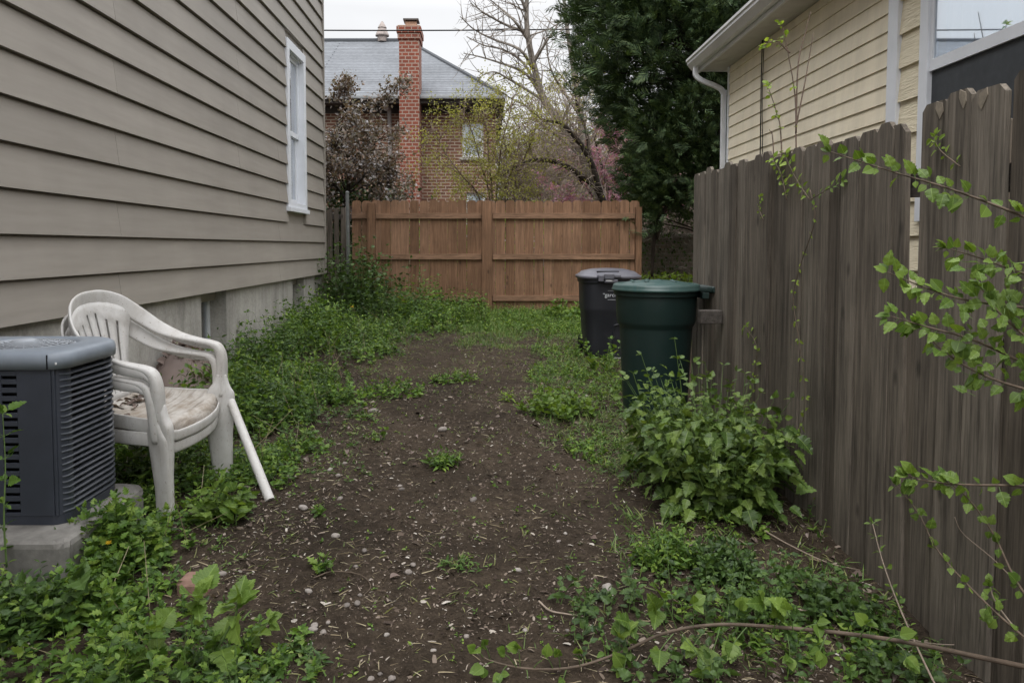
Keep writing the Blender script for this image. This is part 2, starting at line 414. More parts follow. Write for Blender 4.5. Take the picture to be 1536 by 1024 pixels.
M['stone'] = mk('pebble_stone', lambda nt: bsdf(nt, mixc(nt, 1., ramp(nt, N(nt, 'ShaderNodeObjectInfo').outputs['Random'], [(0, (.17, .15, .135, 1)), (.5, (.27, .235, .21, 1)), (1, (.36, .33, .30, 1))]), ramp(nt, noise(nt, coords(nt), 60, 5, .7), [(.3, gray(.7)), (.7, gray(1.15))]), 'MULTIPLY'), .85, noise(nt, coords(nt), 80, 4, .7), .3, .002, .25))
M['red_stone'] = m_plain('reddish_stone', (.25, .155, .12), .9, .25, 14, .4, .2)
def fn_chip(nt):
    c = ramp(nt, island(nt), [(0, (.035, .025, .02, 1)), (.34, (.075, .054, .042, 1)), (.60, (.15, .115, .09, 1)), (.82, (.27, .22, .18, 1)), (.95, (.38, .335, .285, 1)), (1, (.50, .46, .41, 1))])
    return bsdf(nt, c, .85, None, spec=.2)
M['chips'] = mk('bark_chips', fn_chip)
M['straw'] = mk('dry_straw', lambda nt: bsdf(nt, ramp(nt, island(nt), [(0, (.13, .095, .06, 1)), (.5, (.26, .21, .13, 1)), (1, (.42, .37, .25, 1))]), .8, None, spec=.25))
M['dry_leaf'] = m_leaf('dry_leaf', [(.12, .085, .07, 1), (.20, .15, .13, 1), (.30, .245, .22, 1)], .75, .1)
M['leaf_weed'] = m_leaf('leaf_weed', [(.046, .092, .017, 1), (.084, .162, .027, 1), (.132, .225, .036, 1), (.215, .305, .055, 1)], .5, .3)
M['leaf_weed_dark'] = m_leaf('leaf_weed_dark', [(.034, .066, .019, 1), (.060, .112, .028, 1), (.095, .158, .038, 1)], .45, .25)
M['leaf_bush'] = m_leaf('leaf_bush', [(.042, .080, .018, 1), (.070, .122, .025, 1), (.105, .168, .034, 1), (.155, .22, .046, 1)], .42, .25, veins=True)
M['leaf_vine'] = m_leaf('leaf_vine', [(.080, .145, .026, 1), (.125, .20, .036, 1), (.18, .265, .055, 1)], .45, .35, veins=True)
M['leaf_lime'] = m_leaf('leaf_lime', [(.15, .24, .035, 1), (.21, .31, .05, 1), (.29, .38, .075, 1)], .5, .4)
M['grass'] = m_leaf('grass', [(.05, .11, .02, 1), (.085, .165, .032, 1), (.13, .21, .05, 1), (.24, .25, .10, 1)], .5, .3)
M['grass_dry'] = m_leaf('grass_dry', [(.075, .12, .03, 1), (.14, .17, .055, 1), (.26, .24, .11, 1)], .55, .3)
M['bud_leaf'] = m_leaf('bud_leaf', [(.19, .20, .055, 1), (.27, .27, .08, 1), (.36, .35, .13, 1)], .55, .4)
M['purple_leaf'] = m_leaf('purple_leaf', [(.11, .082, .072, 1), (.17, .125, .10, 1), (.21, .13, .075, 1), (.27, .245, .245, 1), (.36, .34, .35, 1)], .34, .15, spec=.6)  # the grey-lilac end stops put silvery glints into the leaf colour
M['pink_petal'] = m_leaf('pink_petal', [(.32, .13, .25, 1), (.42, .20, .35, 1), (.52, .31, .44, 1)], .6, .3)
M['evergreen'] = m_leaf('evergreen', [(.024, .046, .019, 1), (.042, .076, .030, 1), (.066, .108, .040, 1), (.11, .155, .056, 1)], .6, .15)
M['yellow_petal'] = m_plain('yellow_petal', (.75, .50, .03), .6, .15)

# ------------------------------------------------------------------ leaf templates (y = along leaf, z = up), unit length
def tmpl_ovate(w=.30, fold=.10, droop=.18, seg=3):
    v = []; uv = []
    ys = np.linspace(0, 1, seg + 2)
    v.append((0, 0, 0)); uv.append((.5, 0))
    rows = []
    for y in ys[1:-1]:
        hw = w * math.sin(PI * y ** .75) ** .9
        i = len(v)
        v += [(-hw, y, fold * hw / w - droop * y * y), (0, y, -droop * y * y), (hw, y, fold * hw / w - droop * y * y)]
        uv += [(.5 - hw, y), (.5, y), (.5 + hw, y)]
        rows.append((i, i + 1, i + 2))
    t = len(v); v.append((0, 1, -droop)); uv.append((.5, 1))
    f = [(0, rows[0][1], rows[0][0]), (0, rows[0][2], rows[0][1])]
    for a, b in zip(rows, rows[1:]): f += [(a[0], a[1], b[1], b[0]), (a[1], a[2], b[2], b[1])]
    l = rows[-1]; f += [(l[0], l[1], t), (l[1], l[2], t)]
    return np.array(v), f, np.array(uv)
def tmpl_tooth(w=.36, fold=.08, droop=.22, teeth=6, depth=.16, shape=.62, lobes=0.):
    """serrated leaf: each side alternates tooth tip / notch"""
    v = [(0, 0, 0)]; uv = [(.5, 0)]; rows = []
    n = teeth * 2
    for i in range(1, n):
        y = i / n
        hw = w * math.sin(PI * y ** shape) ** .85
        if lobes: hw *= 1 + lobes * math.cos(y * PI * 5)
        tooth = i % 2 == 1
        hw2 = hw * (1 + depth * .5) if tooth else hw * (1 - depth)
        yo = y + (.035 if tooth else 0)
        zz = -droop * y * y
        i0 = len(v)
        wav = .025 * math.sin(y * 17)
        v += [(-hw2, yo, fold * hw2 / w + zz + wav), (0, y, zz), (hw2, yo, fold * hw2 / w + zz - wav)]
        uv += [(.5 - hw2, yo), (.5, y), (.5 + hw2, yo)]
        rows.append((i0, i0 + 1, i0 + 2))
    t = len(v); v.append((0, 1, -droop)); uv.append((.5, 1))
    f = [(0, rows[0][1], rows[0][0]), (0, rows[0][2], rows[0][1])]
    for a, b in zip(rows, rows[1:]): f += [(a[0], a[1], b[1], b[0]), (a[1], a[2], b[2], b[1])]
    l = rows[-1]; f += [(l[0], l[1], t), (l[1], l[2], t)]
    return np.array(v), f, np.array(uv)
def tmpl_blade(w=.05, bend=.5, seg=3):
    v = []; f = []
    for i in range(seg):
        y = i / seg; z = -bend * y * y; hw = w * (1 - .5 * y)
        v += [(-hw, y, z), (hw, y, z)]
    v.append((0, 1, -bend))
    for i in range(seg - 1): f.append((2*i, 2*i+1, 2*i+3, 2*i+2))
    f.append((2*seg-2, 2*seg-1, 2*seg))
    return np.array(v, float), f, None
def tmpl_fan(n=5, spread=1.1, w=.10):
    """evergreen spray: a fan of narrow blades"""
    v = []; f = []
    for i in range(n):
        a = (i / (n - 1) - .5) * spread; L = 1 - .35 * abs(i / (n - 1) - .5) * 2
        d = np.array([math.sin(a), math.cos(a), 0]); q = np.array([d[1], -d[0], 0])
        o = d * .05 * i; z = np.array([0, 0, .12 * math.cos(i * 2.3)])
        k = len(v)
        v += [o * 0, d * L * .45 - q * w + z * .4, d * L + z - np.array([0, 0, .1]), d * L * .45 + q * w + z * .4]
        f.append((k, k+1, k+2, k+3))
    return np.array(v, float), f, None
T_OV = tmpl_ovate(); T_OVB = tmpl_ovate(.42, .1, .15); T_LANCE = tmpl_ovate(.17, .06, .3); T_SM = tmpl_ovate(.34, .1, .1, 1)
T_TOOTH = tmpl_tooth(); T_HEART = tmpl_tooth(.44, .10, .25, 8, .10, .5); T_LOBE = tmpl_tooth(.40, .06, .2, 4, .42, .6)
T_TRI = tmpl_tooth(.40, .10, .24, 7, .22, .55, .07)
T_BLADE = tmpl_blade(); T_FAN = tmpl_fan()
def tmpl_plume(n=8, w=.028):
    v = []; f = []
    for i in range(n):
        t = (i + .5) / n
        for s in (-1, 1):
            a = s * (.75 - .35 * t); L = .46 * (1 - .62 * t)
            d = np.array([math.sin(a), math.cos(a), 0]); q = np.array([d[1], -d[0], 0])
            o = np.array([0, t * .72, .06 * math.sin(i * 2.1 + s)]); k = len(v)
            e = o + d * L + np.array([0, 0, -.10 * t - .05])
            v += [o - q * w * .6, (o + e) / 2 - q * w, e, (o + e) / 2 + q * w]
            f.append((k, k+1, k+2, k+3))
    k = len(v); v += [np.array([-w, 0, 0]), np.array([w, 0, 0]), np.array([0, 1, -.14])]; f.append((k, k+1, k+2))
    return np.array(v, float), f, None
T_PLUME = tmpl_plume()
def nrm(a): return a / (np.linalg.norm(a, axis=-1, keepdims=True) + 1e-9)
def frames(d, up):
    d = nrm(d); z = up - d * np.sum(d * up, 1, keepdims=True); z = nrm(z); x = np.cross(d, z)
    return np.stack([x, d, z], 1)           # rows: local axes
def inst(mb, T, pos, fr, sc, mi=0, sx=None):
    v, f, uv = T; n = len(pos)
    if n == 0: return
    lv = v[None] * np.asarray(sc).reshape(-1, 1, 1)
    if sx is not None: lv = lv * np.stack([sx, np.ones_like(sx), np.ones_like(sx)], -1)[:, None]
    V = np.einsum('nvi,nij->nvj', lv, fr) + np.asarray(pos)[:, None]
    m = len(v); off = (np.arange(n) * m)
    by = {}
    for q in f: by.setdefault(len(q), []).append(q)
    first = True
    mb.v.append(V.reshape(-1, 3)); mb.uv.append(np.zeros((n * m, 2)) if uv is None else np.tile(uv, (n, 1)))
    for k, l in by.items():
        mb.f.append(((np.array(l)[None] + off[:, None, None]).reshape(-1, k) + mb.n, mi))
    mb.n += n * m
def leafy(ml, ms, base, H, K, llen, T, rng, lean=.35, el=(.25, .35), rad=.0022, upj=.45, topsmall=.55, mi=0, petiole=.12, tilt=None):
    """N upright leafy stems: paired leaves at K nodes"""
    base = np.asarray(base, float); n = len(base)
    if n == 0: return
    H = np.broadcast_to(np.asarray(H, float), (n,)); llen = np.broadcast_to(np.asarray(llen, float), (n,))
    az = rng.random(n) * 2 * PI
    ln = np.stack([np.cos(az), np.sin(az)], -1) * (lean * rng.random(n) * H)[:, None]
    if tilt is not None: ln = ln + np.asarray(tilt) * H[:, None]
    def pt(t): return base + np.column_stack([ln * (t ** 1.6), H * t])
    ts = (np.arange(K) + 1) / K
    if ms is not None:
        prev = pt(0)
        S = min(K, 3)
        for i in range(S):
            q = pt((i + 1) / S); segs(ms, prev, q, rad * (1 - i / (S + 1)), rad * (1 - (i + 1) / (S + 1)), 3, mi=mi); prev = q
    a0 = rng.random(n) * 2 * PI
    for k, t in enumerate(ts):
        for s in (0, 1):
            if k == K - 1 and s == 1 and K > 2: pass
            a = a0 + k * PI / 2 + s * PI + rng.normal(0, .35, n)
            e = rng.normal(el[0] + (.35 if k == K - 1 else 0), el[1], n)
            d = np.stack([np.cos(a) * np.cos(e), np.sin(a) * np.cos(e), np.sin(e)], -1)
            up = np.array([[0, 0, 1.]]) + rng.normal(0, upj, (n, 3))
            sz = llen * (1 - (1 - topsmall) * t ** 2) * rng.uniform(.65, 1.2, n)
            inst(ml, T, pt(t) + d * (petiole * sz)[:, None], frames(d, up), sz, mi)
def tufts(mb, base, n_bl, h, rng, T=T_BLADE, el=(1.0, .35), spread=.03):
    base = np.asarray(base, float); n = len(base)
    b = np.repeat(base, n_bl, 0) + np.column_stack([rng.normal(0, spread, (n * n_bl, 2)), np.zeros(n * n_bl)])
    b[:, 2] = gz(b[:, 0], b[:, 1]) - .003
    m = len(b); a = rng.random(m) * 2 * PI; e = rng.normal(el[0], el[1], m)
    d = np.stack([np.cos(a) * np.cos(e), np.sin(a) * np.cos(e), np.abs(np.sin(e))], -1)
    hh = np.repeat(np.broadcast_to(h, (n,)), n_bl) * rng.uniform(.5, 1.2, m)
    inst(mb, T, b, frames(d, np.array([[0, 0, 1.]]) + rng.normal(0, .3, (m, 3))), hh, 0, rng.uniform(.5, 1.2, m) * .06 / np.maximum(hh, .03))
# ================================================================== GROUND
def axis_pts(a, b, step, lo, hi, grow=1.35):
    p = list(np.arange(a, b + step / 2, step)); s = step; x = p[-1]
    while x < hi: s *= grow; x += s; p.append(x)
    s = step; x = a; q = []
    while x > lo: s *= grow; x -= s; q.append(x)
    return np.array(q[::-1] + p)
gx = axis_pts(-2.6, 1.7, .022, -300, 300); gy = axis_pts(1.6, 8.0, .022, -300, 420, 1.2)
GX, GY = np.meshgrid(gx, gy, indexing='ij'); GZ = gz(GX, GY)
mb = MB(); nx, ny = len(gx), len(gy)
ii, jj = np.meshgrid(np.arange(nx - 1), np.arange(ny - 1), indexing='ij'); q = (ii * ny + jj).ravel()
mb.add(np.stack([GX, GY, GZ], -1).reshape(-1, 3), np.stack([q, q + ny, q + ny + 1, q + 1], -1))
tag(mb.build('ground', M['soil'], smooth=True), kind='structure')

# ================================================================== GREY HOUSE (left)
WL = -2.4; HB = 1.0; EXP = .2285; YC = 10.77
gh = thing('grey_house', 'grey house on the left with taupe lap siding above a pale concrete foundation', 'house', (WL, YC, .35))
WY0, WY1, WZ0, WZ1 = 8.78, 9.66, 1.87, 3.86          # window casing, outer
mb = MB(); rng = random.Random(5)
JO = 4.75
for i in range(27):
    z0 = HB + i * EXP; z1 = z0 + EXP - .013
    cuts = [-3.0]
    y = {0: 6.9, 1: 1.2}.get(i % 2, 0)
    js = [JO - .0 if i % 2 == 0 else JO + 3.66 * .5 + .5, ]
    js = sorted([j + k * 3.66 for j in js for k in (-1, 0, 1)])
    cuts += [j for j in js if -2.5 < j < YC - .3]
    cuts += [YC - .02]
    for a, b in zip(cuts, cuts[1:]):
        parts = [(a, b - .003)]
        if z1 > WZ0 and z0 < WZ1:
            n2 = []
            for (c, d) in parts:
                if d <= WY0 or c >= WY1: n2.append((c, d))
                else:
                    if c < WY0: n2.append((c, WY0 + .02))
                    if d > WY1: n2.append((WY1 - .02, d))
            parts = n2
        for (c, d) in parts:
            w = rng.uniform(-.001, .001)
            pr = [(WL + .040 + w, z0), (WL + .014, z1), (WL, z1), (WL, z0)]
            prism(mb, pr, 'y', c, d)
mb.build('siding', M['siding'], gh)
mb = MB(); mb.box(-10, WL - .12, -3, YC - .06, .9, 7.3); mb.box(WL - .12, WL - .002, -3, WY0 + .06, HB, 7.3); mb.box(WL - .12, WL - .002, WY1 - .06, YC - .06, HB, 7.3)
mb.box(WL - .12, WL - .002, WY0 + .06, WY1 - .06, HB, WZ0 + .06); mb.box(WL - .12, WL - .002, WY0 + .06, WY1 - .06, WZ1 - .06, 7.3)
mb.build('wall_core', M['siding'], gh)
mb = MB(); mb.box(WL - .05, WL + .046, YC - .018, YC + .0, HB - .02, 7.2); mb.box(WL - .07, WL + .046, YC, YC + .03, HB - .02, 7.2)
mb.build('corner_trim', M['siding'], gh)
mb = MB()
for sgn in (0, 1):
    xa, xb, za, zb = (-6.2, WL + .45, 10.0, 7.1) if sgn == 0 else (-6.2, -10.4, 10.0, 7.1)
    prism(mb, [(xa, za), (xb, zb), (xb, zb + .15), (xa, za + .15)], 'y', -3.4, YC + .4)
prism(mb, [(-9.9, 7.31), (WL - .1, 7.31), (-6.2, 9.95)], 'y', YC - .3, YC - .1)
mb.build('roof', M['shingle'], gh)
# foundation with two basement window wells
FX = WL - .015
mb = MB(); ops = [(6.19, 6.79), (9.12, 9.70)]
ys = [-3.0] + [v for o in ops for v in o] + [YC - .05]
for a, b in zip(ys[0::2], ys[1::2]): mb.box(FX - .3, FX, a, b, -.4, HB + .05)
for a, b in ops: mb.box(FX - .3, FX - .16, a, b, -.4, .40); mb.box(FX - .16, FX - .003, a, b, -.4, .30)
mb.build('foundation', M['concrete'], gh, bevel=.006)
for k, (a, b) in enumerate(ops):
    f = MB()
    x = FX - .155
    for (c, d, e, g) in ((a, a + .05, .40, HB), (b - .05, b, .40, HB), (a + .05, b - .05, .40, .45), (a + .05, b - .05, HB - .05, HB)): f.box(x - .03, x, c, d, e, g)
    fo = f.build('basement_window', M['greyed_trim'], gh)
    g = MB(); g.box(x - .022, x - .016, a + .05, b - .05, .45, HB - .05); g.build('pane', M['glass'], fo)
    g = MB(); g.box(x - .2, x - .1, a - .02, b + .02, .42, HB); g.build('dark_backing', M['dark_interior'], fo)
# double-hung window
cas = MB(); X0 = WL + .001; X1 = WL + .05
cas.box(X0, X1, WY0, WY0 + .10, WZ0, WZ1); cas.box(X0, X1, WY1 - .10, WY1, WZ0, WZ1)
cas.box(X0, X1, WY0 + .10, WY1 - .10, WZ1 - .11, WZ1); cas.box(X0, X1, WY0 + .10, WY1 - .10, WZ0, WZ0 + .06)
cas.box(X0 - .11, X0 + .004, WY0 + .085, WY0 + .10, WZ0, WZ1 - .1); cas.box(X0 - .11, X0 + .004, WY1 - .10, WY1 - .085, WZ0, WZ1 - .1)
cas.box(X0 - .11, X0 + .004, WY0 + .10, WY1 - .10, WZ1 - .125, WZ1 - .11)
win = cas.build('window', M['white_trim'], gh, bevel=.003)
mb = MB(); mb.box(WL - .1, WL + .075, WY0 - .03, WY1 + .03, WZ0 - .055, WZ0 - .002); mb.build('sill', M['white_trim'], win, bevel=.004)
zm = (WZ0 + WZ1) / 2 - .1
for nm, (za, zb, xo) in (('upper_sash', (zm, WZ1 - .125, -.055)), ('lower_sash', (WZ0 + .06, zm + .04, -.085))):
    s = MB(); xa = WL + xo; a, b = WY0 + .10, WY1 - .10
    s.box(xa, xa + .03, a, a + .06, za, zb); s.box(xa, xa + .03, b - .06, b, za, zb); s.box(xa, xa + .03, a + .06, b - .06, za, za + .06); s.box(xa, xa + .03, a + .06, b - .06, zb - .05, zb)
    so = s.build('sash', M['white_trim'], win)
    g = MB(); g.box(xa + .012, xa + .018, a + .06, b - .06, za + .06, zb - .05); g.build('pane', M['glass'], win)
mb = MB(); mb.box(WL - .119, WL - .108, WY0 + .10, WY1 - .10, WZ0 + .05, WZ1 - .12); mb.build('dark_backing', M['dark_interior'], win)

# ================================================================== YELLOW HOUSE (right)
WR = 2.75; YF = 8.4; YD = 4.98          # far corner; board where the two claddings meet
yh = thing('yellow_house', 'pale yellow sided house with a white gutter rising behind the grey fence', 'house', (WR, YF, .2))
VZ0, VZ1, VY0, VY1 = 1.55, 3.15, 3.25, 4.66
mb = MB(); e = .1205; z = .45
while z < 3.42:
    prism(mb, [(WR - .016, z), (WR - .004, min(z + e - .001, 3.42)), (WR, min(z + e - .001, 3.42)), (WR, z)], 'y', YD + .06, YF - .02)
    z += e
mb.build('lap_siding', M['yellow'], yh)
mb = MB(); e = .2205; z = .36
while z < 3.42:
    zt = min(z + e - .001, 3.42)
    for (c, d) in ((-2, VY0 + .02), (VY1 - .02, YD - .06)) if (zt > VZ0 and z < VZ1) else ((-2, YD - .06),):
        prism(mb, [(WR - .026, z), (WR - .006, zt), (WR, zt), (WR, z)], 'y', c, d)
    z += e
mb.build('grained_siding', M['yellow_grain'], yh)
mb = MB(); mb.box(WR - .04, WR - .001, YD - .06, YD + .06, .3, 3.42); mb.build('divider_trim', M['white_trim'], yh, bevel=.004)
mb = MB(); mb.box(WR - .024, WR + .07, YF - .02, YF + .012, .2, 3.42); mb.build('corner_trim', M['white_trim'], yh, bevel=.004)
mb = MB()
mb.box(WR + .2, 9.5, -2, YF - .02, -.3, 3.42); mb.box(WR + .001, WR + .2, -2, VY0 + .05, -.3, 3.42); mb.box(WR + .001, WR + .2, VY1 - .05, YF - .02, -.3, 3.42)
mb.box(WR + .001, WR + .2, VY0 + .05, VY1 - .05, -.3, VZ0 + .03); mb.box(WR + .001, WR + .2, VY0 + .05, VY1 - .05, VZ1 - .03, 3.42)
mb.build('wall_core', M['yellow'], yh)
mb = MB()
prism(mb, [(2.38, 3.50), (6.2, 5.6), (6.2, 5.72), (2.36, 3.60)], 'y', -2.4, YF + .3)
prism(mb, [(10.0, 3.50), (6.2, 5.6), (6.2, 5.72), (10.04, 3.60)], 'y', -2.4, YF + .3)
prism(mb, [(WR, 3.43), (9.5, 3.43), (6.2, 5.5)], 'y', YF - .2, YF - .03)
mb.build('roof', M['shingle'], yh)
mb = MB()
y = -2.35
while y < YF + .2:
    mb.box(2.47, WR + .02, y, y + .145, 3.425, 3.437); mb.box(2.47, WR + .02, y + .145, y + .15, 3.431, 3.443); y += .15
mb.build('soffit', M['soffit'], yh)
mb = MB(); mb.box(2.445, 2.47, -2.4, YF + .24, 3.40, 3.56); mb.box(2.47, WR + .1, YF + .215, YF + .24, 3.42, 3.62); mb.build('fascia', M['gutter'], yh, bevel=.003)
gp = [(2.443, 3.55), (2.443, 3.44), (2.385, 3.44), (2.335, 3.50), (2.335, 3.525), (2.32, 3.535), (2.32, 3.56), (2.332, 3.56), (2.332, 3.545), (2.347, 3.535), (2.347, 3.505), (2.39, 3.452), (2.431, 3.452), (2.431, 3.55)]
mb = MB(); prism(mb, gp, 'y', -2.4, YF + .26); prism(mb, [(2.443, 3.55), (2.443, 3.44), (2.385, 3.44), (2.335, 3.50), (2.335, 3.525), (2.32, 3.535), (2.32, 3.56)], 'y', YF + .261, YF + .266)
gu = mb.build('gutter', M['gutter'], yh)
mb = MB()
sweep(mb, spl([(2.40, YF + .13, 3.45), (2.40, YF + .13, 3.36), (2.46, YF + .10, 3.29), (2.62, YF + .06, 3.21), (2.69, YF + .055, 3.14), (2.70, YF + .055, 2.9), (2.70, YF + .055, .4)], 5), [(0, 1, 0)] * 31, .046, .058, 12, 4)
mb.build('downspout', M['greyed_trim'], yh)
mb = MB()
tube(mb, spl([(WR - .03, 7.35, 3.43), (WR - .03, 7.36, 3.0), (WR - .03, 7.35, 2.2), (WR - .03, 7.35, .6)], 5), .006, 6)
tube(mb, spl([(WR - .03, 7.31, 3.41), (WR - .035, 7.31, 2.8), (WR - .03, 7.29, 2.2), (WR - .03, 7.31, .6)], 5), .004, 6)
mb.build('cable', M['black'], yh)
# window
cas = MB(); X0, X1 = WR - .045, WR + .0
cas.box(X0, X1, VY0, VY0 + .09, VZ0, VZ1); cas.box(X0, X1, VY1 - .09, VY1, VZ0, VZ1); cas.box(X0, X1, VY0 + .09, VY1 - .09, VZ1 - .09, VZ1); cas.box(X0, X1, VY0 + .09, VY1 - .09, VZ0, VZ0 + .08)
win = cas.build('window', M['white_trim'], yh, bevel=.004)
zm = 2.50; a, b = VY0 + .09, VY1 - .09
for (za, zb, xo) in ((zm - .035, VZ1 - .09, -.03), (VZ0 + .08, zm + .035, .005)):
    s = MB(); xa = WR + xo
    s.box(xa, xa + .028, a, a + .03, za, zb); s.box(xa, xa + .028, b - .03, b, za, zb); s.box(xa, xa + .028, a + .03, b - .03, za, za + .07); s.box(xa, xa + .028, a + .03, b - .03, zb - .045, zb)
    s.build('sash', M['white_trim'], win)
    g = MB(); g.box(xa + .01, xa + .015, a + .03, b - .03, za + .07, zb - .045); g.build('pane', M['mirror_glass' if za > 2.4 else 'glass'], win)
mb = MB(); mb.box(WR - .012, WR - .009, a, b, VZ0 + .08, zm - .03); mb.build('insect_screen', M['screen'], win)
mb = MB(); n = 60
cv = [(WR + .07 + .018 * math.sin(k * 1.3) + .008 * math.sin(k * .37), b - (b - a) * k / n) for k in range(n + 1)]
mb.add([(x, y, z) for (x, y) in cv for z in (VZ0, VZ1)], [(2*k, 2*k+2, 2*k+3, 2*k+1) for k in range(n)])
mb.build('curtain', M['curtain'], win, smooth=True)
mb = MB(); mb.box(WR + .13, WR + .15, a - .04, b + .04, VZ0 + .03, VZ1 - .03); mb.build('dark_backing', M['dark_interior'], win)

# ================================================================== BROWN BACK FENCE
def picket(mb, c, w, z0, z1, axis, off, t=.018, ear=.028, lean=0., mi=0):
    """dog-eared picket centred at c along its fence"""
    h = w / 2
    pl = [(c - h, z0), (c + h, z0), (c + h + lean, z1 - ear), (c + h - ear + lean, z1), (c - h + ear + lean, z1), (c - h + lean, z1 - ear)]
    if axis == 'x': prism(mb, [(p, q) for p, q in pl], 'y', off, off + t, mi)
    else: prism(mb, [(p, q) for p, q in pl], 'x', off, off + t, mi)
YB = 11.1; rng = random.Random(21)
gb = .37
bf = thing('back_fence', 'reddish brown stained board fence with rails across the far end of the yard', 'fence', (.1, YB, gb))
ztop = P(730, 301, YB).z
mb = MB(); x = -2.03
while x < 2.30:
    w = rng.choice([.138, .14, .142, .136]); g = rng.choice([.003, .004, .006, .009, .005])
    picket(mb, x + w / 2, w, gb - .06 + rng.uniform(-.01, .03), ztop + rng.uniform(-.012, .008), 'x', YB, lean=rng.uniform(-.004, .004))
    x += w + g
mb.build('picket_panel', M['brown_wood'], bf)
zr = [P(730, y, YB).z for y in (324, 385, 447)]
for z in zr:
    for (xa, xb) in ((-2.03, -1.79), (-1.67, -.08), (.09, 2.23)):
        mb = MB(); mb.box(xa, xb, YB - .04, YB - .001, z - .042, z + .042); mb.build('rail', M['brown_rail'], bf, bevel=.003)
for xc, w, zt in ((-1.73, .115, P(560, 305, YB).z), (.005, .15, ztop - .01), (2.28, .09, ztop - .1)):
    mb = MB(); mb.box(xc - w / 2, xc + w / 2, YB - .10, YB - .002, gb - .2, zt); mb.build('post', M['brown_wood'], bf, bevel=.005)
# old grey slat fence + pole in the corner
of = thing('slat_fence', 'short stretch of old dark slat fence with gaps behind the grey house corner', 'fence', (-2.7, YB + .3, gb))
mb = MB(); x = -3.5
while x < -2.1:
    w = rng.uniform(.06, .09); picket(mb, x + w / 2, w, gb - .1, ztop - .12 + rng.uniform(-.05, .05), 'x', YB + .3, lean=rng.uniform(-.01, .01), ear=.01); x += w + rng.uniform(.015, .035)
mb.build('slat_panel', M['grey_wood'], of)
mb = MB(); mb.box(-3.5, -2.08, YB + .32, YB + .36, zr[0] - .04, zr[0] + .04); mb.build('rail', M['grey_rail'], of)
mb = MB(); mb.box(-3.5, -2.08, YB + .32, YB + .36, zr[2] - .04, zr[2] + .04); mb.build('rail', M['grey_rail'], of)
mb = MB(); px = P(521, 300, 10.95).x
tube(mb, [(px, 10.95, gb - .1), (px + .004, 10.95, 1.2), (px, 10.95, ztop + .1)], .026, 10); lathe(mb, [(.028, 0), (.03, .012), (.018, .03), (.001, .035)], (px, 10.95, ztop + .1), 12)
tag(mb.build('pole', m_plain('galvanised_pole', (.14, .145, .14), .55, .2, 9), loc=(px, 10.95, gb)), 'slim grey metal pole standing before the left end of the brown back fence', 'pole')

# ================================================================== GREY RIGHT FENCE
FXR = 1.505
rf = thing('side_fence', 'tall weathered grey dog-eared picket fence in two sections along the right', 'fence', (FXR, 3.5, .1))
def fence_section(y0, y1, zt, widths, seed, chips=()):
    r = random.Random(seed); mb = MB(); y = y0; k = 0; ch = MB()
    while y > y1:
        w = widths(r); g = r.choice([.002, .004, .005, .007])
        z1 = zt(y - w / 2) + r.uniform(-.024, .016)
        z0 = gz1(FXR, y) - .05 + r.uniform(0, .05)
        off = FXR + r.uniform(-.009, .009)
        picket(mb, y - w / 2, w, z0, z1, 'y', off, .019, r.uniform(.018, .032), r.uniform(-.005, .005))
        if k in chips:
            s = chips[k]
            h = w / 2; c = y - w / 2
            ch = MB(); prism(ch, [(c - s * h * .58, z1 - .012), (c - s * h * .12, z1 + .001), (c - s * h * .05, z1 - .022), (c - s * h * .2, z1 - .04), (c - s * h * .42, z1 - .062), (c - s * h * .62, z1 - .04)], 'x', off - .0025, off + .01); ch.build('chipped_top', M['cut_wood'], rf)
        y -= w + g; k += 1
    mb.build('picket_panel', M['grey_wood'], rf)
def zt1(y): return 1.842 + (y - 2.67) * .0345
def zt2(y): return 1.892 + (y - 2.56) * .018
fence_section(5.33, 2.72, zt1, lambda r: r.choice([.10, .115, .125, .135, .14, .145]), 4)
mbp = MB(); picket(mbp, 2.745 - .075, .135, .04, 1.838, 'y', FXR - .004, .02, .034, .05)
mbp.build('picket_panel', M['grey_wood'], rf)
fence_section(2.565, 1.0, zt2, lambda r: r.choice([.125, .135, .14, .145]), 9, {0: 1, 1: 1, 2: -1, 3: 1, 5: -1})
for (ya, yb) in ((5.33, 2.50), (2.49, 1.0)):
    for dz in (.33, .98, 1.50):
        mb = MB(); z0 = gz1(FXR, ya) + dz + .09 - .0; z1 = gz1(FXR, yb) + dz + .06
        v = []
        for (y, z) in ((ya, .035 * ya + dz + .02), (yb, .035 * yb + dz + .02)):
            for (x, q) in ((FXR + .027, -.042), (FXR + .065, -.042), (FXR + .065, .042), (FXR + .027, .042)): v.append((x, y, z + q))
        mb.add(v, [(0, 1, 2, 3), (7, 6, 5, 4), (0, 4, 5, 1), (1, 5, 6, 2), (2, 6, 7, 3), (3, 7, 4, 0)])
        mb.build('rail', M['grey_rail'], rf)
for y in (5.2, 2.38, 1.1):
    mb = MB(); mb.box(FXR + .067, FXR + .157, y - .045, y + .045, -.2, 1.75 + y * .02); mb.build('post', M['grey_wood'], rf, bevel=.004)
mb = MB(); mb.box(FXR + .012, FXR + .026, 2.50, 2.70, .0, 1.24); mb.build('backing_board', M['grey_wood'], rf)
mb = MB(); a = P(1060, 470, 4.75); v = []
mb.box(FXR - .15, FXR - .012, 4.62, 4.70, a.z - .055, a.z + .03)
mb.build('rail_stub', M['grey_rail'], rf, bevel=.006)

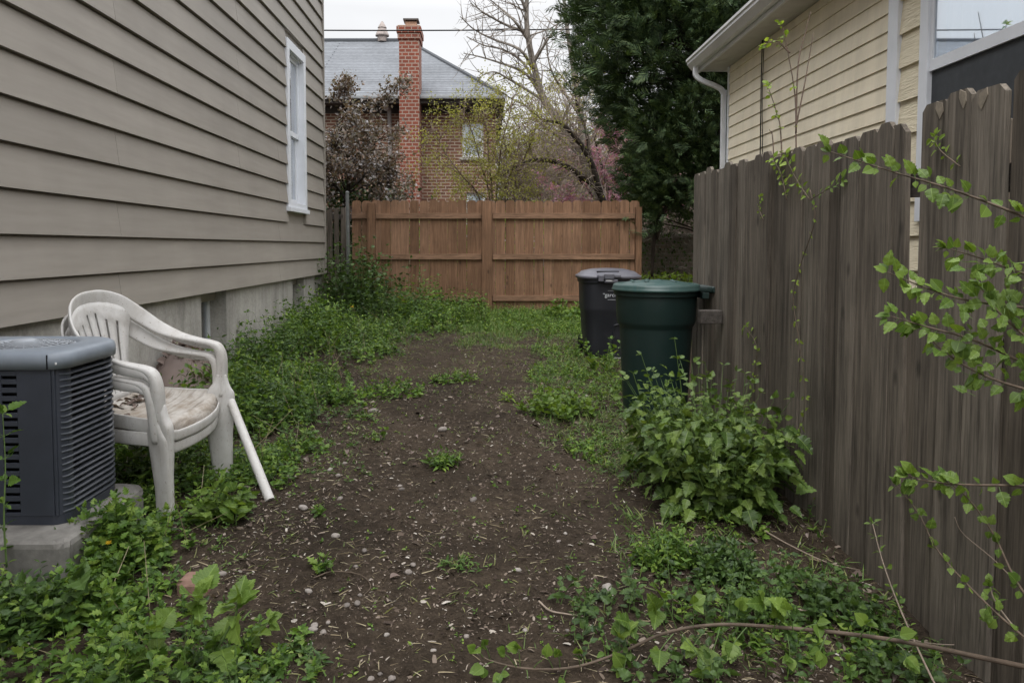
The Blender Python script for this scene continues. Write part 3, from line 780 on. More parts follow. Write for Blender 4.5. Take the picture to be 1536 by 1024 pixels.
# ================================================================== GARDEN WALL with vines beyond the right fence
gw = thing('garden_wall', 'grey brown brick wall with creepers seen between the brown fence and grey fence', 'wall', (3.6, 12.6, .39))
mb = MB(); mb.box(2.45, 7.0, 12.6, 12.85, .2, 1.75)
me_uv = None
def brick_box(mb, x0, x1, y0, y1, z0, z1):
    """box whose uv is in metres (front and sides)"""
    for (pts, us) in (([(x0,y0,z0),(x1,y0,z0),(x1,y0,z1),(x0,y0,z1)], [x0,x1,x1,x0]), ([(x1,y0,z0),(x1,y1,z0),(x1,y1,z1),(x1,y0,z1)], [y0,y1,y1,y0]),
                      ([(x1,y1,z0),(x0,y1,z0),(x0,y1,z1),(x1,y1,z1)], [x1,x0,x0,x1]), ([(x0,y1,z0),(x0,y0,z0),(x0,y0,z1),(x0,y1,z1)], [y1,y0,y0,y1]),
                      ([(x0,y0,z1),(x1,y0,z1),(x1,y1,z1),(x0,y1,z1)], None), ([(x0,y1,z0),(x1,y1,z0),(x1,y0,z0),(x0,y0,z0)], None)):
        uv = [(u, p[2]) for u, p in zip(us, pts)] if us else [(p[0], p[1]) for p in pts]
        mb.add(pts, [(0, 1, 2, 3)], uv)
mb = MB(); brick_box(mb, 2.45, 7.0, 12.6, 12.85, .2, 1.55); mb.build('brickwork', M['brick_grey'], gw)
mb = MB(); mb.box(2.43, 7.02, 12.57, 12.88, 1.552, 1.62); mb.build('coping', M['concrete'], gw, bevel=.01)

# ================================================================== BRICK HOUSE (behind)
YH = 19.0
bh = thing('brick_house', 'brown brick house with a grey shingled hip roof behind the back fence', 'house', (-2, YH, .39))
p = lambda px, py, Y=YH: P(px, py, Y)
xr = p(744, 200).x; ze = p(600, 152).z
wins = [(p(693, 0).x, p(725, 0).x, p(0, 236).z, p(0, 184).z), (p(699, 0).x, p(728, 0).x, p(0, 352).z, p(0, 289).z)]
mb = MB(); zc = [.2] + sorted([w for q in wins for w in q[2:]]) + [ze]
def wall_with_holes(mb, x0, x1, z0, z1, y, holes):
    xs = sorted({x0, x1, *[h[0] for h in holes], *[h[1] for h in holes]}); zs = sorted({z0, z1, *[h[2] for h in holes], *[h[3] for h in holes]})
    for a, b in zip(xs, xs[1:]):
        for c, d in zip(zs, zs[1:]):
            if any(a >= h[0] - 1e-6 and b <= h[1] + 1e-6 and c >= h[2] - 1e-6 and d <= h[3] + 1e-6 for h in holes): continue
            mb.add([(a, y, c), (b, y, c), (b, y, d), (a, y, d)], [(0, 1, 2, 3)], [(a, c), (b, c), (b, d), (a, d)])
    for h in holes:
        for (q0, q1) in (((h[0], h[2]), (h[0], h[3])), ((h[1], h[3]), (h[1], h[2])), ((h[0], h[3]), (h[1], h[3])), ((h[1], h[2]), (h[0], h[2]))):
            mb.add([(q0[0], y, q0[1]), (q1[0], y, q1[1]), (q1[0], y + .15, q1[1]), (q0[0], y + .15, q0[1])], [(0, 1, 2, 3)], [(0, q0[1]), (0, q1[1]), (.15, q1[1]), (.15, q0[1])])
wall_with_holes(mb, -11, xr, .2, ze, YH, wins)
mb.add([(xr, YH, .2), (xr, YH + 8, .2), (xr, YH + 8, ze), (xr, YH, ze)], [(0, 1, 2, 3)], [(0, .2), (8, .2), (8, ze), (0, ze)])
mb.add([(-11, YH + 8, .2), (-11, YH, .2), (-11, YH, ze), (-11, YH + 8, ze)], [(0, 1, 2, 3)], [(0, .2), (8, .2), (8, ze), (0, ze)])
mb.add([(xr, YH + 8, .2), (-11, YH + 8, .2), (-11, YH + 8, ze), (xr, YH + 8, ze)], [(0, 1, 2, 3)], [(0, .2), (11, .2), (11, ze), (0, ze)])
mb.build('wall', M['brick_brown'], bh)
for w in wins:
    f = MB(); a, b, c, d = w; y = YH + .06
    f.box(a, a + .07, y, y + .05, c, d); f.box(b - .07, b, y, y + .05, c, d); f.box(a + .07, b - .07, y, y + .05, c, c + .07); f.box(a + .07, b - .07, y, y + .05, d - .07, d); f.box(a + .07, b - .07, y - .01, y + .04, (c + d) / 2 - .03, (c + d) / 2 + .03)
    wo = f.build('window', M['white_trim'], bh)
    g = MB(); g.box(a + .07, b - .07, y + .02, y + .025, c + .07, d - .07); g.build('pane', M['glass'], wo)
    g = MB(); g.box(a, b, y + .08, y + .1, c, d); g.build('curtain', M['curtain'], wo)
    g = MB(); g.box(a - .06, b + .06, YH - .05, YH + .05, c - .07, c - .002); g.build('sill', M['concrete'], wo)
# roof
zeave = ze + .02; yr = 23.0; zrg = P(500, 62, yr).z; xe = .45 + .02; xrg = P(612, 62, yr).x; yf = YH - .45; yb_ = 2 * yr - yf
mb = MB()
A = (-12, yf, zeave); B = (xe, yf, zeave); C = (xrg, yr, zrg); D = (-12, yr, zrg); E = (xe, yb_, zeave); G = (-12, yb_, zeave)
sl = math.hypot(yr - yf, zrg - zeave); s2 = math.hypot(xe - xrg, zrg - zeave)
mb.add([A, B, C, D], [(0, 1, 2, 3)], [(A[0], 0), (B[0], 0), (C[0], sl), (D[0], sl)])
mb.add([B, E, C], [(0, 1, 2)], [(B[1], 0), (E[1], 0), (C[1], s2)])
mb.add([E, G, D, C], [(0, 1, 2, 3)], [(E[0], 0), (G[0], 0), (D[0], sl), (C[0], sl)])
ro = mb.build('roof', M['shingle'], bh)
mb = MB(); tube(mb, [(-12, yr, zrg + .02), (xrg, yr, zrg + .02)], .07, 6); tube(mb, [C, (B[0], B[1], B[2] + .02)], .06, 6); tube(mb, [C, (E[0], E[1], E[2] + .02)], .06, 6); mb.build('ridge_cap', M['shingle'], ro)
mb = MB(); mb.box(-12, xe, yf - .02, yf + .0, zeave - .16, zeave + .0); mb.box(-12, xe - .01, yf, YH - .003, zeave - .16, zeave - .12); mb.build('eave_board', m_plain('dark_eave', (.055, .045, .04), .7, .2), bh)
mb = MB(); sweep(mb, [(-12, yf - .07, zeave - .02), (-4, yf - .07, zeave - .02), (xe, yf - .07, zeave - .02)], [(0, 1, 0)] * 3, .1, .1, 10, 4); mb.build('gutter', m_plain('dull_gutter', (.26, .27, .28), .5, .15), bh)
mb = MB(); mb.box(-11, xr, YH - .03, YH - .001, zeave - .33, zeave - .165); mb.build('frieze_board', m_plain('dark_frieze', (.045, .036, .032), .8, .2), bh)
mb = MB(); xd = p(581, 0).x; tube(mb, spl([(xd, yf - .07, zeave - .1), (xd, yf - .02, zeave - .3), (xd + .05, YH - .07, zeave - .6), (xd + .05, YH - .07, .4)], 5), .055, 8); mb.build('downspout', m_plain('dull_downspout', (.24, .22, .21), .6, .2), bh)
# chimney: brick stack, corbel, flue and cap
YCH = 18.30; xa = P(598, 0, YCH).x; xb = P(628, 0, YCH).x
mb = MB(); zt = P(600, 40, YCH).z
brick_box(mb, xa, xb, YCH, YCH + .72, .2, zt - .30)
brick_box(mb, xa - .03, xb + .03, YCH - .03, YCH + .75, zt - .299, zt - .15); brick_box(mb, xa - .055, xb + .055, YCH - .055, YCH + .775, zt - .149, zt)
ch = mb.build('chimney', M['brick_red'], bh)
mb = MB(); mb.box(xa - .03, xb + .03, YCH - .03, YCH + .75, zt + .001, zt + .03); xm = (xa + xb) / 2 + .03
mb.box(xm - .14, xm + .14, YCH + .22, YCH + .5, zt + .031, zt + .19); mb.build('flue', m_plain('clay_flue', (.36, .23, .16), .9, .2), ch, bevel=.01)
mb = MB(); mb.box(xm - .19, xm + .19, YCH + .17, YCH + .55, zt + .215, zt + .25)
for sx in (-.12, .12):
    for sy in (.26, .46): mb.box(xm + sx - .012, xm + sx + .012, YCH + sy - .012, YCH + sy + .012, zt + .191, zt + .214)
mb.build('chimney_cap', m_plain('rusty_cap', (.09, .08, .075), .7, .3), ch)
mb = MB(); xv = P(573, 0, yr).x
lathe(mb, [(.15, 0), (.15, .15), (.21, .17), (.21, .20), (.12, .40), (.14, .42), (.06, .56), (.02, .62)], (xv, yr, zrg - .02), 20)
mb.build('roof_ventilator', m_plain('rusty_ventilator', (.26, .22, .20), .6, .5, 5), ro)
# overhead cable
mb = MB(); a = P(300, 44, 15.5); b = P(1300, 33, 15.5); pts = []
for k in range(25):
    t = k / 24; q = a.lerp(b, t); q.z -= .25 * 4 * t * (1 - t) * .35; pts.append(q)
tube(mb, pts, .014, 6)
tag(mb.build('overhead_cable', M['black'], loc=tuple(a)), 'thin dark overhead cable crossing the sky in front of the brick chimney', 'cable')
# ================================================================== AC CONDENSER + PAD
AX0, AX1, AY0, AY1, AZ0, AZ1 = -2.24, -1.655, 2.83, 3.335, .30, .985
def rrect(x0, x1, y0, y1, rs, k=8):
    """rounded rectangle, counter-clockwise from the near-left corner; rs = radii nl, nr, fr, fl"""
    out = []
    for (cx, cy, r, a0) in ((x0 + rs[0], y0 + rs[0], rs[0], 180), (x1 - rs[1], y0 + rs[1], rs[1], 270), (x1 - rs[2], y1 - rs[2], rs[2], 0), (x0 + rs[3], y1 - rs[3], rs[3], 90)):
        for i in range(k + 1):
            a = math.radians(a0 + 90 * i / k); out.append((cx + r * math.cos(a), cy + r * math.sin(a)))
    return np.array(out)
def ringloft(mb, rings, cap0=True, cap1=True, mi=0):
    k = len(rings[0][1]); vs = [np.column_stack([r, np.full(k, z)]) for z, r in rings]; n = len(rings)
    f = [(i*k+j, i*k+(j+1) % k, (i+1)*k+(j+1) % k, (i+1)*k+j) for i in range(n-1) for j in range(k)]
    if cap0: f.append(tuple(range(k))[::-1])
    if cap1: f.append(tuple((n-1)*k + j for j in range(k)))
    mb.add(np.concatenate(vs), f, None, mi)
RS = (.05, .06, .15, .06)
def oline(d): return rrect(AX0 - d, AX1 + d, AY0 - d, AY1 + d, tuple(max(.01, r + d) for r in RS))
ac = thing('air_conditioner', 'grey outdoor air conditioner unit with louvered sides standing on a concrete pad', 'air conditioner', (AX1, AY0, AZ0))
mb = MB(); ringloft(mb, [(AZ0 + .02, oline(-.035)), (AZ1 - .05, oline(-.035))]); mb.build('coil', M['black'], ac)
mb = MB(); ringloft(mb, [(AZ0, oline(-.004)), (AZ0 + .035, oline(-.002)), (AZ0 + .04, oline(-.012))]); mb.build('base_pan', M['ac_panel'], ac, smooth=False)
# louvers round the right side, far corner and back
path = oline(0.0); i0 = 13; i1 = 31
zlo, zhi = AZ0 + .05, AZ1 - .09; nl = 24; rng = random.Random(3)
mb = MB()
for j in range(nl):
    z = zlo + (zhi - zlo) * j / (nl - 1); dents = rng.uniform(-.0015, .0015)
    a = oline(-.026)[i0:i1]; b = oline(0.0)[i0:i1]; c = oline(.001)[i0:i1]; m = len(a)
    sag = np.array([dents + .0016 * math.sin(q * .9 + j * .6) for q in range(m)])
    rows = [np.column_stack([a, np.full(m, z + .005)]), np.column_stack([oline(-.005)[i0:i1], z + .003 + sag]), np.column_stack([c, z - .001 + sag]), np.column_stack([c, z - .005 + sag]), np.column_stack([oline(-.006)[i0:i1], z - .005 + sag])]
    f = [(r*m+q, r*m+q+1, (r+1)*m+q+1, (r+1)*m+q) for r in range(4) for q in range(m-1)]
    mb.add(np.concatenate(rows), f)
mb.build('louvers', M['ac_louver'], ac, smooth=False)
mb = MB()
for q in (22, 30):
    mb = MB(); o = oline(-.006)[q]; mb.box(o[0] - .006, o[0] + .006, o[1] - .006, o[1] + .006, AZ0 + .03, AZ1 - .06); mb.build('louver_brace', M['ac_louver'], ac)
# front service panel with slot column
xs = -1.70
mb = MB(); yp = AY0 - .001
mb.box(xs - .130, xs + .003, yp, yp + .012, AZ0 + .036, AZ1 - .055); mb.box(xs - .245, xs - .190, yp, yp + .012, AZ0 + .036, AZ1 - .055)
mb.box(xs + .006, AX1 - .028, yp + .002, yp + .02, AZ0 + .036, AZ1 - .055)
for (a, b) in ((xs - .190, xs - .130), (xs - .305, xs - .245)):
    z = AZ0 + .05
    mb.box(a, b, yp, yp + .012, AZ0 + .036, z)
    while z < AZ1 - .085: mb.box(a, b, yp, yp + .012, z + .013, z + .033); z += .033
    mb.box(a, b, yp, yp + .012, z, AZ1 - .055)
mb.box(AX0 + .04, xs - .305, yp, yp + .012, AZ0 + .036, AZ1 - .055)
mb.build('service_panel', M['ac_panel'], ac, bevel=.002)
mb = MB()
cr = oline(0.0)[9:15]
for q in range(len(cr) - 1):
    pass
ringloft(mb, [(AZ0 + .036, rrect(AX1 - .075, AX1 - .003, AY0 + .003, AY0 + .075, (.005, .055, .005, .005))), (AZ1 - .055, rrect(AX1 - .075, AX1 - .003, AY0 + .003, AY0 + .075, (.005, .055, .005, .005)))])
mb.build('corner_post', M['ac_panel'], ac, smooth=False)
# top cap with fan opening
fcx, fcy, fr = -1.955, 3.083, .195
def circ(r, n=36): 
    # sampled to match rrect order (start near-left, ccw)
    return np.array([(fcx + r * math.cos(a), fcy + r * math.sin(a)) for a in np.radians(np.linspace(185, 185 + 350, n))])
mb = MB()
rings = [(AZ1 - .065, oline(.004)), (AZ1 - .068, oline(.014)), (AZ1 - .03, oline(.016)), (AZ1 - .012, oline(.011)), (AZ1 - .002, oline(-.004)), (AZ1 + .002, oline(-.02)), (AZ1 + .003, circ(fr + .035)), (AZ1 + .004, circ(fr + .025)), (AZ1 - .006, circ(fr + .006)), (AZ1 - .012, circ(fr))]
ringloft(mb, rings, False, False)
mb.build('top_cap', M['metal_grey'], ac, smooth=True)
mb = MB()
mb.box(xs - .0015, xs + .0015, AY0 - .0175, AY0 - .012, AZ1 - .066, AZ1 - .01); mb.build('cap_seam', M['black'], ac)
mb = MB(); gzv = AZ1 - .008
lathe(mb, [(fr + .004, -.012), (fr - .002, -.09)], (fcx, fcy, AZ1), 40, cap0=False); mb.build('throat', M['black'], ac)
mb = MB()
for r in (.05, .07, .09, .11, .13, .15, .17, .188, .203):
    th = np.linspace(0, 2 * PI, 49); tube(mb, np.column_stack([fcx + r * np.cos(th), fcy + r * np.sin(th), np.full(49, gzv + .020 * (1 - (r / .2) ** 2))]), .0026, 5, cap=False)
for k in range(28):
    a = k * PI / 14 + .1; tube(mb, [(fcx + r * math.cos(a), fcy + r * math.sin(a), gzv + .020 * (1 - (r / .2) ** 2) - .003) for r in (.03, .1, .16, .209)], .0028, 5)
lathe(mb, [(.046, -.006), (.046, .004), (.035, .010), (.001, .013)], (fcx, fcy, gzv + .017), 24)
mb.build('fan_grille', m_plain('grille_wire', (.33, .35, .38), .45, .1), ac, smooth=True)
mb = MB()
for k in range(4):
    a = k * PI / 2 + .5; d = np.array([math.cos(a), math.sin(a)]); q = np.array([-d[1], d[0]]); v = []
    for r, w, tz in ((.04, .03, .02), (.12, .07, .014), (.185, .085, .008)):
        v += [(*(np.array([fcx, fcy]) + d * r - q * w / 2), AZ1 - .075 - tz), (*(np.array([fcx, fcy]) + d * r + q * w / 2), AZ1 - .075 + tz)]
    mb.add(v, [(0, 1, 3, 2), (2, 3, 5, 4)])
lathe(mb, [(.05, -.05), (.05, .01), (.001, .015)], (fcx, fcy, AZ1 - .085), 20)
mb.build('fan_blade', M['ac_panel'], ac)
mb = MB(); sc_ = oline(.0165)[20]; 
for q in (20, 12):
    mb = MB(); o = oline(.0165)[q]; lathe(mb, [(.004, -.004), (.004, .004)], (o[0], o[1], AZ1 - .045), 8); mb.build('screw', M['gutter'], ac)

mb = MB()
pr = rrect(-2.36, -1.56, 2.66, 3.36, (.03, .04, .10, .03))
def jit(r, s): return r + np.random.default_rng(s).normal(0, .003, r.shape)
ringloft(mb, [(-.1, pr), (AZ0 - .025, jit(pr, 1)), (AZ0 - .008, jit(rrect(-2.354, -1.566, 2.666, 3.354, (.03, .04, .10, .03)), 2)), (AZ0 - .001, jit(rrect(-2.34, -1.58, 2.68, 3.34, (.03, .04, .10, .03)), 3))])
tag(mb.build('concrete_pad', M['old_concrete'], loc=(-1.9, 3.0, .1)), 'rough grey concrete pad under the air conditioner', 'concrete pad')

# ================================================================== WHITE PLASTIC CHAIRS (two, nested)
def make_chair(label):
    t = thing('plastic_chair', label, 'chair', (0, 0, 0), 'stacked white plastic armchairs')
    # seat: grid with waterfall front, dished
    mb = MB(); nu, nv = 21, 24; v = []
    def seatpt(u, w):
        y = -.215 + w * .49
        hw = .205 + .055 * min(1, (w / .8))
        fr = max(0, (w - .86) / .14)
        if w > .86: hw *= (1 - .10 * fr ** 2)
        z = .430 - .020 * (1 - u * u) * math.sin(PI * min(1, w * .95)) + .012 * max(0, w - .55) - .055 * fr ** 2.2
        z += .014 * max(0, abs(u) - .8) / .2
        return (u * hw, y - .018 * fr * u * u + (0.03 * (1 - u * u) if w > .86 else .03 * (1 - u * u) * (w / .86)), z)
    for i in range(nv):
        for j in range(nu): v.append(seatpt(-1 + 2 * j / (nu - 1), i / (nv - 1)))
    f = []
    for i in range(nv - 1):
        for j in range(nu - 1):
            if 2 <= i <= 4 and j % 3 == 1 and 3 <= j <= 17: continue
            f.append((i*nu+j, i*nu+j+1, (i+1)*nu+j+1, (i+1)*nu+j))
    mb.add(v, f); so = mb.build('seat', [M['seat_plastic']], t, smooth=True)
    sm = so.modifiers.new('solid', 'SOLIDIFY'); sm.thickness = .006; sm.offset = -1
    # apron band round the seat
    mb = MB(); edge = [seatpt(-1, i / 20) for i in range(0, 19)]
    for sgn in (-1, 1):
        pts = [(sgn * abs(p[0]) * 1.005, p[1], p[2] - .026) for p in edge]
        sweep(mb, pts, [(0, 0, 1)] * len(pts), .058, .007, 8, 4)
    pts = [seatpt(-1 + 2 * j / 16, 1.0) for j in range(17)]
    sweep(mb, [(p[0] * 1.02, p[1] + .003, p[2] - .010) for p in pts], [(0, 0, 1)] * 17, .045, .012, 10, 3)
    pts = [(-.2 + .4 * j / 10, -.218 - .02 * (1 - (j / 5 - 1) ** 2), .405) for j in range(11)]
    sweep(mb, pts, [(0, 0, 1)] * 11, .05, .007, 8, 4)
    mb.build('apron', M['white_plastic'], t, smooth=True)
    # back panel with six slots
    mb = MB(); ncol = 7 + 6; nr = 16; v = []
    us = [-1.0]
    for k in range(6): us += [-1 + (k + 1) * 2 / 7 - .035, -1 + (k + 1) * 2 / 7 + .035]
    us += [1.0]
    for i in range(nr + 1):
        w = i / nr
        for u in us:
            hw = .115 + .110 * w ** 1.1
            y = -.205 - .155 * w - .030 * (1 - u * u) * (.4 + .6 * w) + .065 * u * u * w ** 2
            z = .425 + .420 * w - .060 * u * u * w ** 2
            v.append((u * hw, y, z))
    nc = len(us); f = []
    for i in range(nr):
        for j in range(nc - 1):
            if j % 2 == 1 and 1 <= i <= 13 - abs(j - 6) // 3: continue
            f.append((i*nc+j, i*nc+j+1, (i+1)*nc+j+1, (i+1)*nc+j))
    mb.add(v, f); bo = mb.build('backrest', M['white_plastic'], t, smooth=True)
    sm = bo.modifiers.new('solid', 'SOLIDIFY'); sm.thickness = .009; sm.offset = 0
    # one continuous band: post - arm - back arch - arm - post, then the front legs
    half = [(.270, .250, .42), (.284, .246, .50), (.292, .240, .585), (.293, .218, .636), (.293, .172, .656), (.291, .09, .664), (.287, -.03, .678), (.277, -.15, .708), (.248, -.255, .762), (.180, -.335, .820), (.092, -.375, .846)]
    wd = [(1, 0, 0)] * 5 + [(1, 0, .05), (1, 0, .3), (.8, .1, .8), (.45, .1, 1), (.2, .15, 1), (.08, .18, 1)]
    ww = [.056, .058, .060, .060, .058, .058, .060, .064, .070, .076, .080]; th_ = [.060, .058, .054, .040, .026, .020, .018, .018, .017, .017, .017]
    full = half + [(0, -.388, .852)] + [(-p, q, r) for p, q, r in half[::-1]]
    wdf = wd + [(0, .2, 1)]
    # same section frame carried on round the far side without flipping
    wdf += [(-p, q, r) for p, q, r in wd[::-1]]
    P_ = spl(full, 5); W_ = spl(wdf, 5)
    width = spl([(v,) for v in ww + [.08] + ww[::-1]], 5)[:, 0]; thick = spl([(v,) for v in th_ + [.017] + th_[::-1]], 5)[:, 0]
    mb = MB(); sweep(mb, P_, W_, width, thick, 16, 3.2)
    mb.build('arm_band', M['white_plastic'], t, smooth=True)
    for sg in (1, -1):
        mb = MB()
        q = spl([(sg * (p_ + .024), y_, z_ - .016) for p_, y_, z_ in half[3:9]], 6)
        sweep(mb, q, [(0, 0, 1)] * len(q), .012 + .034 * np.sin(np.linspace(.25, 2.9, len(q))), .009, 8, 4)
        mb.build('arm_lip', M['white_plastic'], t, smooth=True)
    for sg in (1, -1):
        mb = MB()
        q = spl([(sg * .281, .246, .52), (sg * .276, .248, .475), (sg * .268, .250, .43), (sg * .264, .258, .34), (sg * .264, .268, .18), (sg * .268, .278, .0)], 6)
        w = spl([(.056,), (.095,), (.158,), (.150,), (.122,), (.094,)], 6)[:, 0]
        th = spl([(.046,), (.050,), (.050,), (.046,), (.040,), (.036,)], 6)[:, 0]
        sweep(mb, q, [(.35 * sg, 1, 0)] * len(q), w, th, 14, 3.0)
        mb.build('front_leg', M['white_plastic'], t, smooth=True)
        mb = MB()
        q = spl([(sg * .20, -.20, .44), (sg * .215, -.235, .36), (sg * .235, -.275, .15), (sg * .245, -.30, .0)], 6)
        sweep(mb, q, [(.7 * sg, 1, 0)] * len(q), np.linspace(.07, .045, len(q)), .032, 12, 3)
        mb.build('rear_leg', M['white_plastic'], t, smooth=True)
    return t
chair = make_chair('upper of the two nested white plastic armchairs, dirt stained seat facing up')
chair2 = copy_tree(chair)
chair2['label'] = 'lower white plastic armchair with another one nested into it from above'
CR = (-.08246886, .06444377, -1.69971519); CS = (1.03822408, .8971397, 1.1723527)
for c, off in ((chair, 0), (chair2, -.062)):
    c.location = (-1.718, 3.67227529, .106); c.rotation_euler = CR; c.scale = CS
    if off:
        mw = Matrix.LocRotScale(c.location, c.rotation_euler.to_quaternion(), c.scale)
        c.location = mw @ Vector((0, .022, off)); c.rotation_euler = (CR[0] + .06, CR[1], CR[2])
# dry debris lying on the upper seat
MW = Matrix.LocRotScale(Vector((-1.718, 3.67227529, .106)), chair.rotation_euler.to_quaternion(), Vector(CS))
rg = np.random.default_rng(8); n = 46
lp = np.column_stack([rg.uniform(-.17, .21, n), np.clip(rg.normal(-.13, .05, n), -.2, .05), np.full(n, .424)])
wp = np.array([MW @ Vector(p) for p in lp])
mb = MB(); a = rg.random(n) * 6.28
inst(mb, T_OV, wp, frames(np.column_stack([np.cos(a), np.sin(a), rg.normal(.1, .2, n)]), np.array([[0, 0, 1.]]) + rg.normal(0, .4, (n, 3))), rg.uniform(.025, .06, n))
tag(mb.build('dry_leaves', M['dry_leaf'], loc=tuple(wp.mean(0))), 'scatter of brown dry leaf bits lying on the white chair seat', 'leaves', kind='stuff')

# leaning white pipe
a = P(322, 540, 4.03); b = PG(405, 750)
mb = MB(); pts = [a.lerp(b, t) for t in np.linspace(0, 1, 6)]
tube(mb, pts, [.021, .0215, .022, .023, .024, .024], 16)
pp = mb.build('plastic_pipe', M['white_plastic'], loc=tuple(b), smooth=True)
tag(pp, 'round white plastic pipe leaning against the stacked chairs, foot on bare soil', 'pipe')
es = pp.modifiers.new('es', 'EDGE_SPLIT')

# heap of dry leaves by the foundation
hc = P(283, 556, 5.35); mb = MB(); rg = np.random.default_rng(4)
gzc = gz1(hc.x, 5.4)
k = 28; rings = []
hx0 = hc.x - .08; hy0 = 5.45
hgt = P(280, 520, 5.4).z - gzc
mh = MB(); loft(mh, [(0, .26, .42, 2), (hgt * .35, .22, .36, 2), (hgt * .65, .16, .27, 2), (hgt * .88, .09, .15, 2), (hgt * .97, .03, .05, 2)], (hx0, hy0, gzc), 28)
lp_ = thing('leaf_heap', 'heap of crumpled grey brown dead leaves against the foundation behind the chairs', 'leaf pile', (hx0, hy0, gzc))
mh.build('core', M['dry_leaf'], lp_, smooth=True)
n = 900; t = rg.random(n) ** .8; an = rg.random(n) * 6.28; R = 1 - .9 * t
ps = np.column_stack([hx0 + .27 * R * np.cos(an), hy0 + .43 * R * np.sin(an), gzc + hgt * t + rg.normal(.01, .012, n)])
dd = np.column_stack([np.cos(an), np.sin(an), rg.normal(-.3, .5, n)])
inst(mb, T_OVB, ps, frames(dd + rg.normal(0, .7, (n, 3)), np.column_stack([np.cos(an), np.sin(an), np.full(n, .8)]) + rg.normal(0, .45, (n, 3))), rg.uniform(.04, .09, n))
mb.build('leaves', M['dry_leaf'], lp_)

# ================================================================== GREEN TRASH CAN
GX_, GY_ = 1.18, 5.10; gzb = gz1(GX_, GY_) + .01
HR = P(990, 437, GY_ - .29).z - gzb       # rim height
gc = thing('green_trash_can', 'dark green round trash can with a domed lid standing against the grey fence', 'trash can', (GX_, GY_, gzb))
mb = MB(); R = .290
zs = HR
lathe(mb, [(.205, 0), (.212, .012), (.222, .12), (.248, zs * .70), (.250, zs * .715), (.262, zs * .735), (.268, zs * .76), (R - .012, zs * .985), (R - .012, zs - .003)], (GX_, GY_, gzb), 64)
lathe(mb, [(R - .012, zs - .045), (R + .0, zs - .04), (R + .002, zs - .015), (R - .010, zs - .012)], (GX_, GY_, gzb), 64, cap0=False, cap1=False)
mb.build('body', M['green_plastic'], gc, smooth=True).modifiers.new('es', 'EDGE_SPLIT').split_angle = math.radians(32)
mb = MB()
ld = [(R + .004, zs - .012), (R + .014, zs - .010), (R + .016, zs + .004), (R + .010, zs + .008), (R + .008, zs + .020), (R + .002, zs + .034), (R - .014, zs + .040), (R - .030, zs + .036), (R - .045, zs + .030), (R - .06, zs + .032), (R - .085, zs + .048), (.14, zs + .058), (.08, zs + .056), (.07, zs + .060), (.03, zs + .064), (.001, zs + .065)]
lathe(mb, ld, (GX_, GY_, gzb), 64, cap0=False)
lo = mb.build('lid', M['green_lid'], gc, smooth=True)
mb = MB()
for a in (.6, 1.75, 2.9, 4.1, 5.3):
    c = (GX_ + .165 * math.cos(a), GY_ + .165 * math.sin(a), gzb + zs + .050)
    mb = MB(); lathe(mb, [(.016, 0), (.016, .008), (.012, .011), (.001, .012)], c, 14); mb.build('lid_boss', M['green_lid'], lo, smooth=True)
for a in (1.2, 3.6): 
    d = np.array([math.cos(a), math.sin(a), 0]); c0 = np.array([GX_, GY_, gzb + zs + .056])
    mb = MB(); sweep(mb, [c0 + d * .03, c0 + d * .12 + [0, 0, .002], c0 + d * .2 - [0, 0, .006]], [(-d[1], d[0], 0)] * 3, .03, .012, 10, 3); mb.build('lid_rib', M['green_lid'], lo, smooth=True)
mb = MB()
hz = gzb + zs
for s in (-1, 1): sweep(mb, [(GX_ + .25, GY_ - .10 + s * .085, hz + .014), (GX_ + .30, GY_ - .125 + s * .08, hz + .010), (GX_ + .345, GY_ - .17 + s * .075, hz + .006)], [(0, 1, 0)] * 3, .035, .045, 10, 3.5)
sweep(mb, [(GX_ + .335, GY_ - .265, hz + .008), (GX_ + .338, GY_ - .17, hz + .008), (GX_ + .335, GY_ - .075, hz + .008)], [(0, 0, 1)] * 3, .042, .045, 12, 3)
prism(mb, [(GX_ + .265, GY_ - .2), (GX_ + .30, GY_ - .23), (GX_ + .318, GY_ - .16), (GX_ + .318, GY_ - .05), (GX_ + .27, GY_ - .05)], 'z', hz - .055, hz - .012)
mb.build('handle', M['green_plastic'], gc, bevel=.004)

# ================================================================== BLACK TRASH CAN
KY = 7.75; KX = P(918, 0, KY - .3).x + .03; kz = gz1(KX, KY) + .0
HK = P(915, 417, KY - .31).z - kz
bc = thing('black_trash_can', 'black square trash can with a grey domed lid behind the green can', 'trash can', (KX, KY, kz))
mb = MB(); a0 = .245; a1 = .295
def kr(t, d=0.0): s = a0 + (a1 - a0) * t + d; return (HK * t, s, s * 1.02, 4.5)
rings = [(0.0, a0 - .01, a0 - .01, 4.5), (.015,) + kr(0)[1:], (HK * .30,) + kr(.30)[1:], (HK * .56,) + kr(.56)[1:], (HK * .585,) + kr(.57, .006)[1:], (HK * .62,) + kr(.62, .006)[1:], (HK * .93,) + kr(.93)[1:], (HK * .94,) + kr(.94, .012)[1:], (HK,) + kr(1, .012)[1:]]
loft(mb, rings, (KX, KY, kz), 64)
mb.build('body', M['black_plastic'], bc, smooth=True).modifiers.new('es', 'EDGE_SPLIT').split_angle = math.radians(32)
mb = MB(); s = a1 + .02
loft(mb, [(HK - .012, s, s, 4.5), (HK - .012, s + .008, s + .008, 4.5), (HK + .018, s + .010, s + .010, 4.5), (HK + .024, s - .002, s - .002, 4.4), (HK + .030, s - .012, s - .012, 4.2), (HK + .062, s * .84, s * .84, 3.6), (HK + .085, s * .55, s * .55, 3), (HK + .092, s * .2, s * .2, 2.4)], (KX, KY, kz), 64, cap0=False)
lo = mb.build('lid', M['grey_lid'], bc, smooth=True)
mb = MB(); yk = KY - s - .012
hx = KX - .04
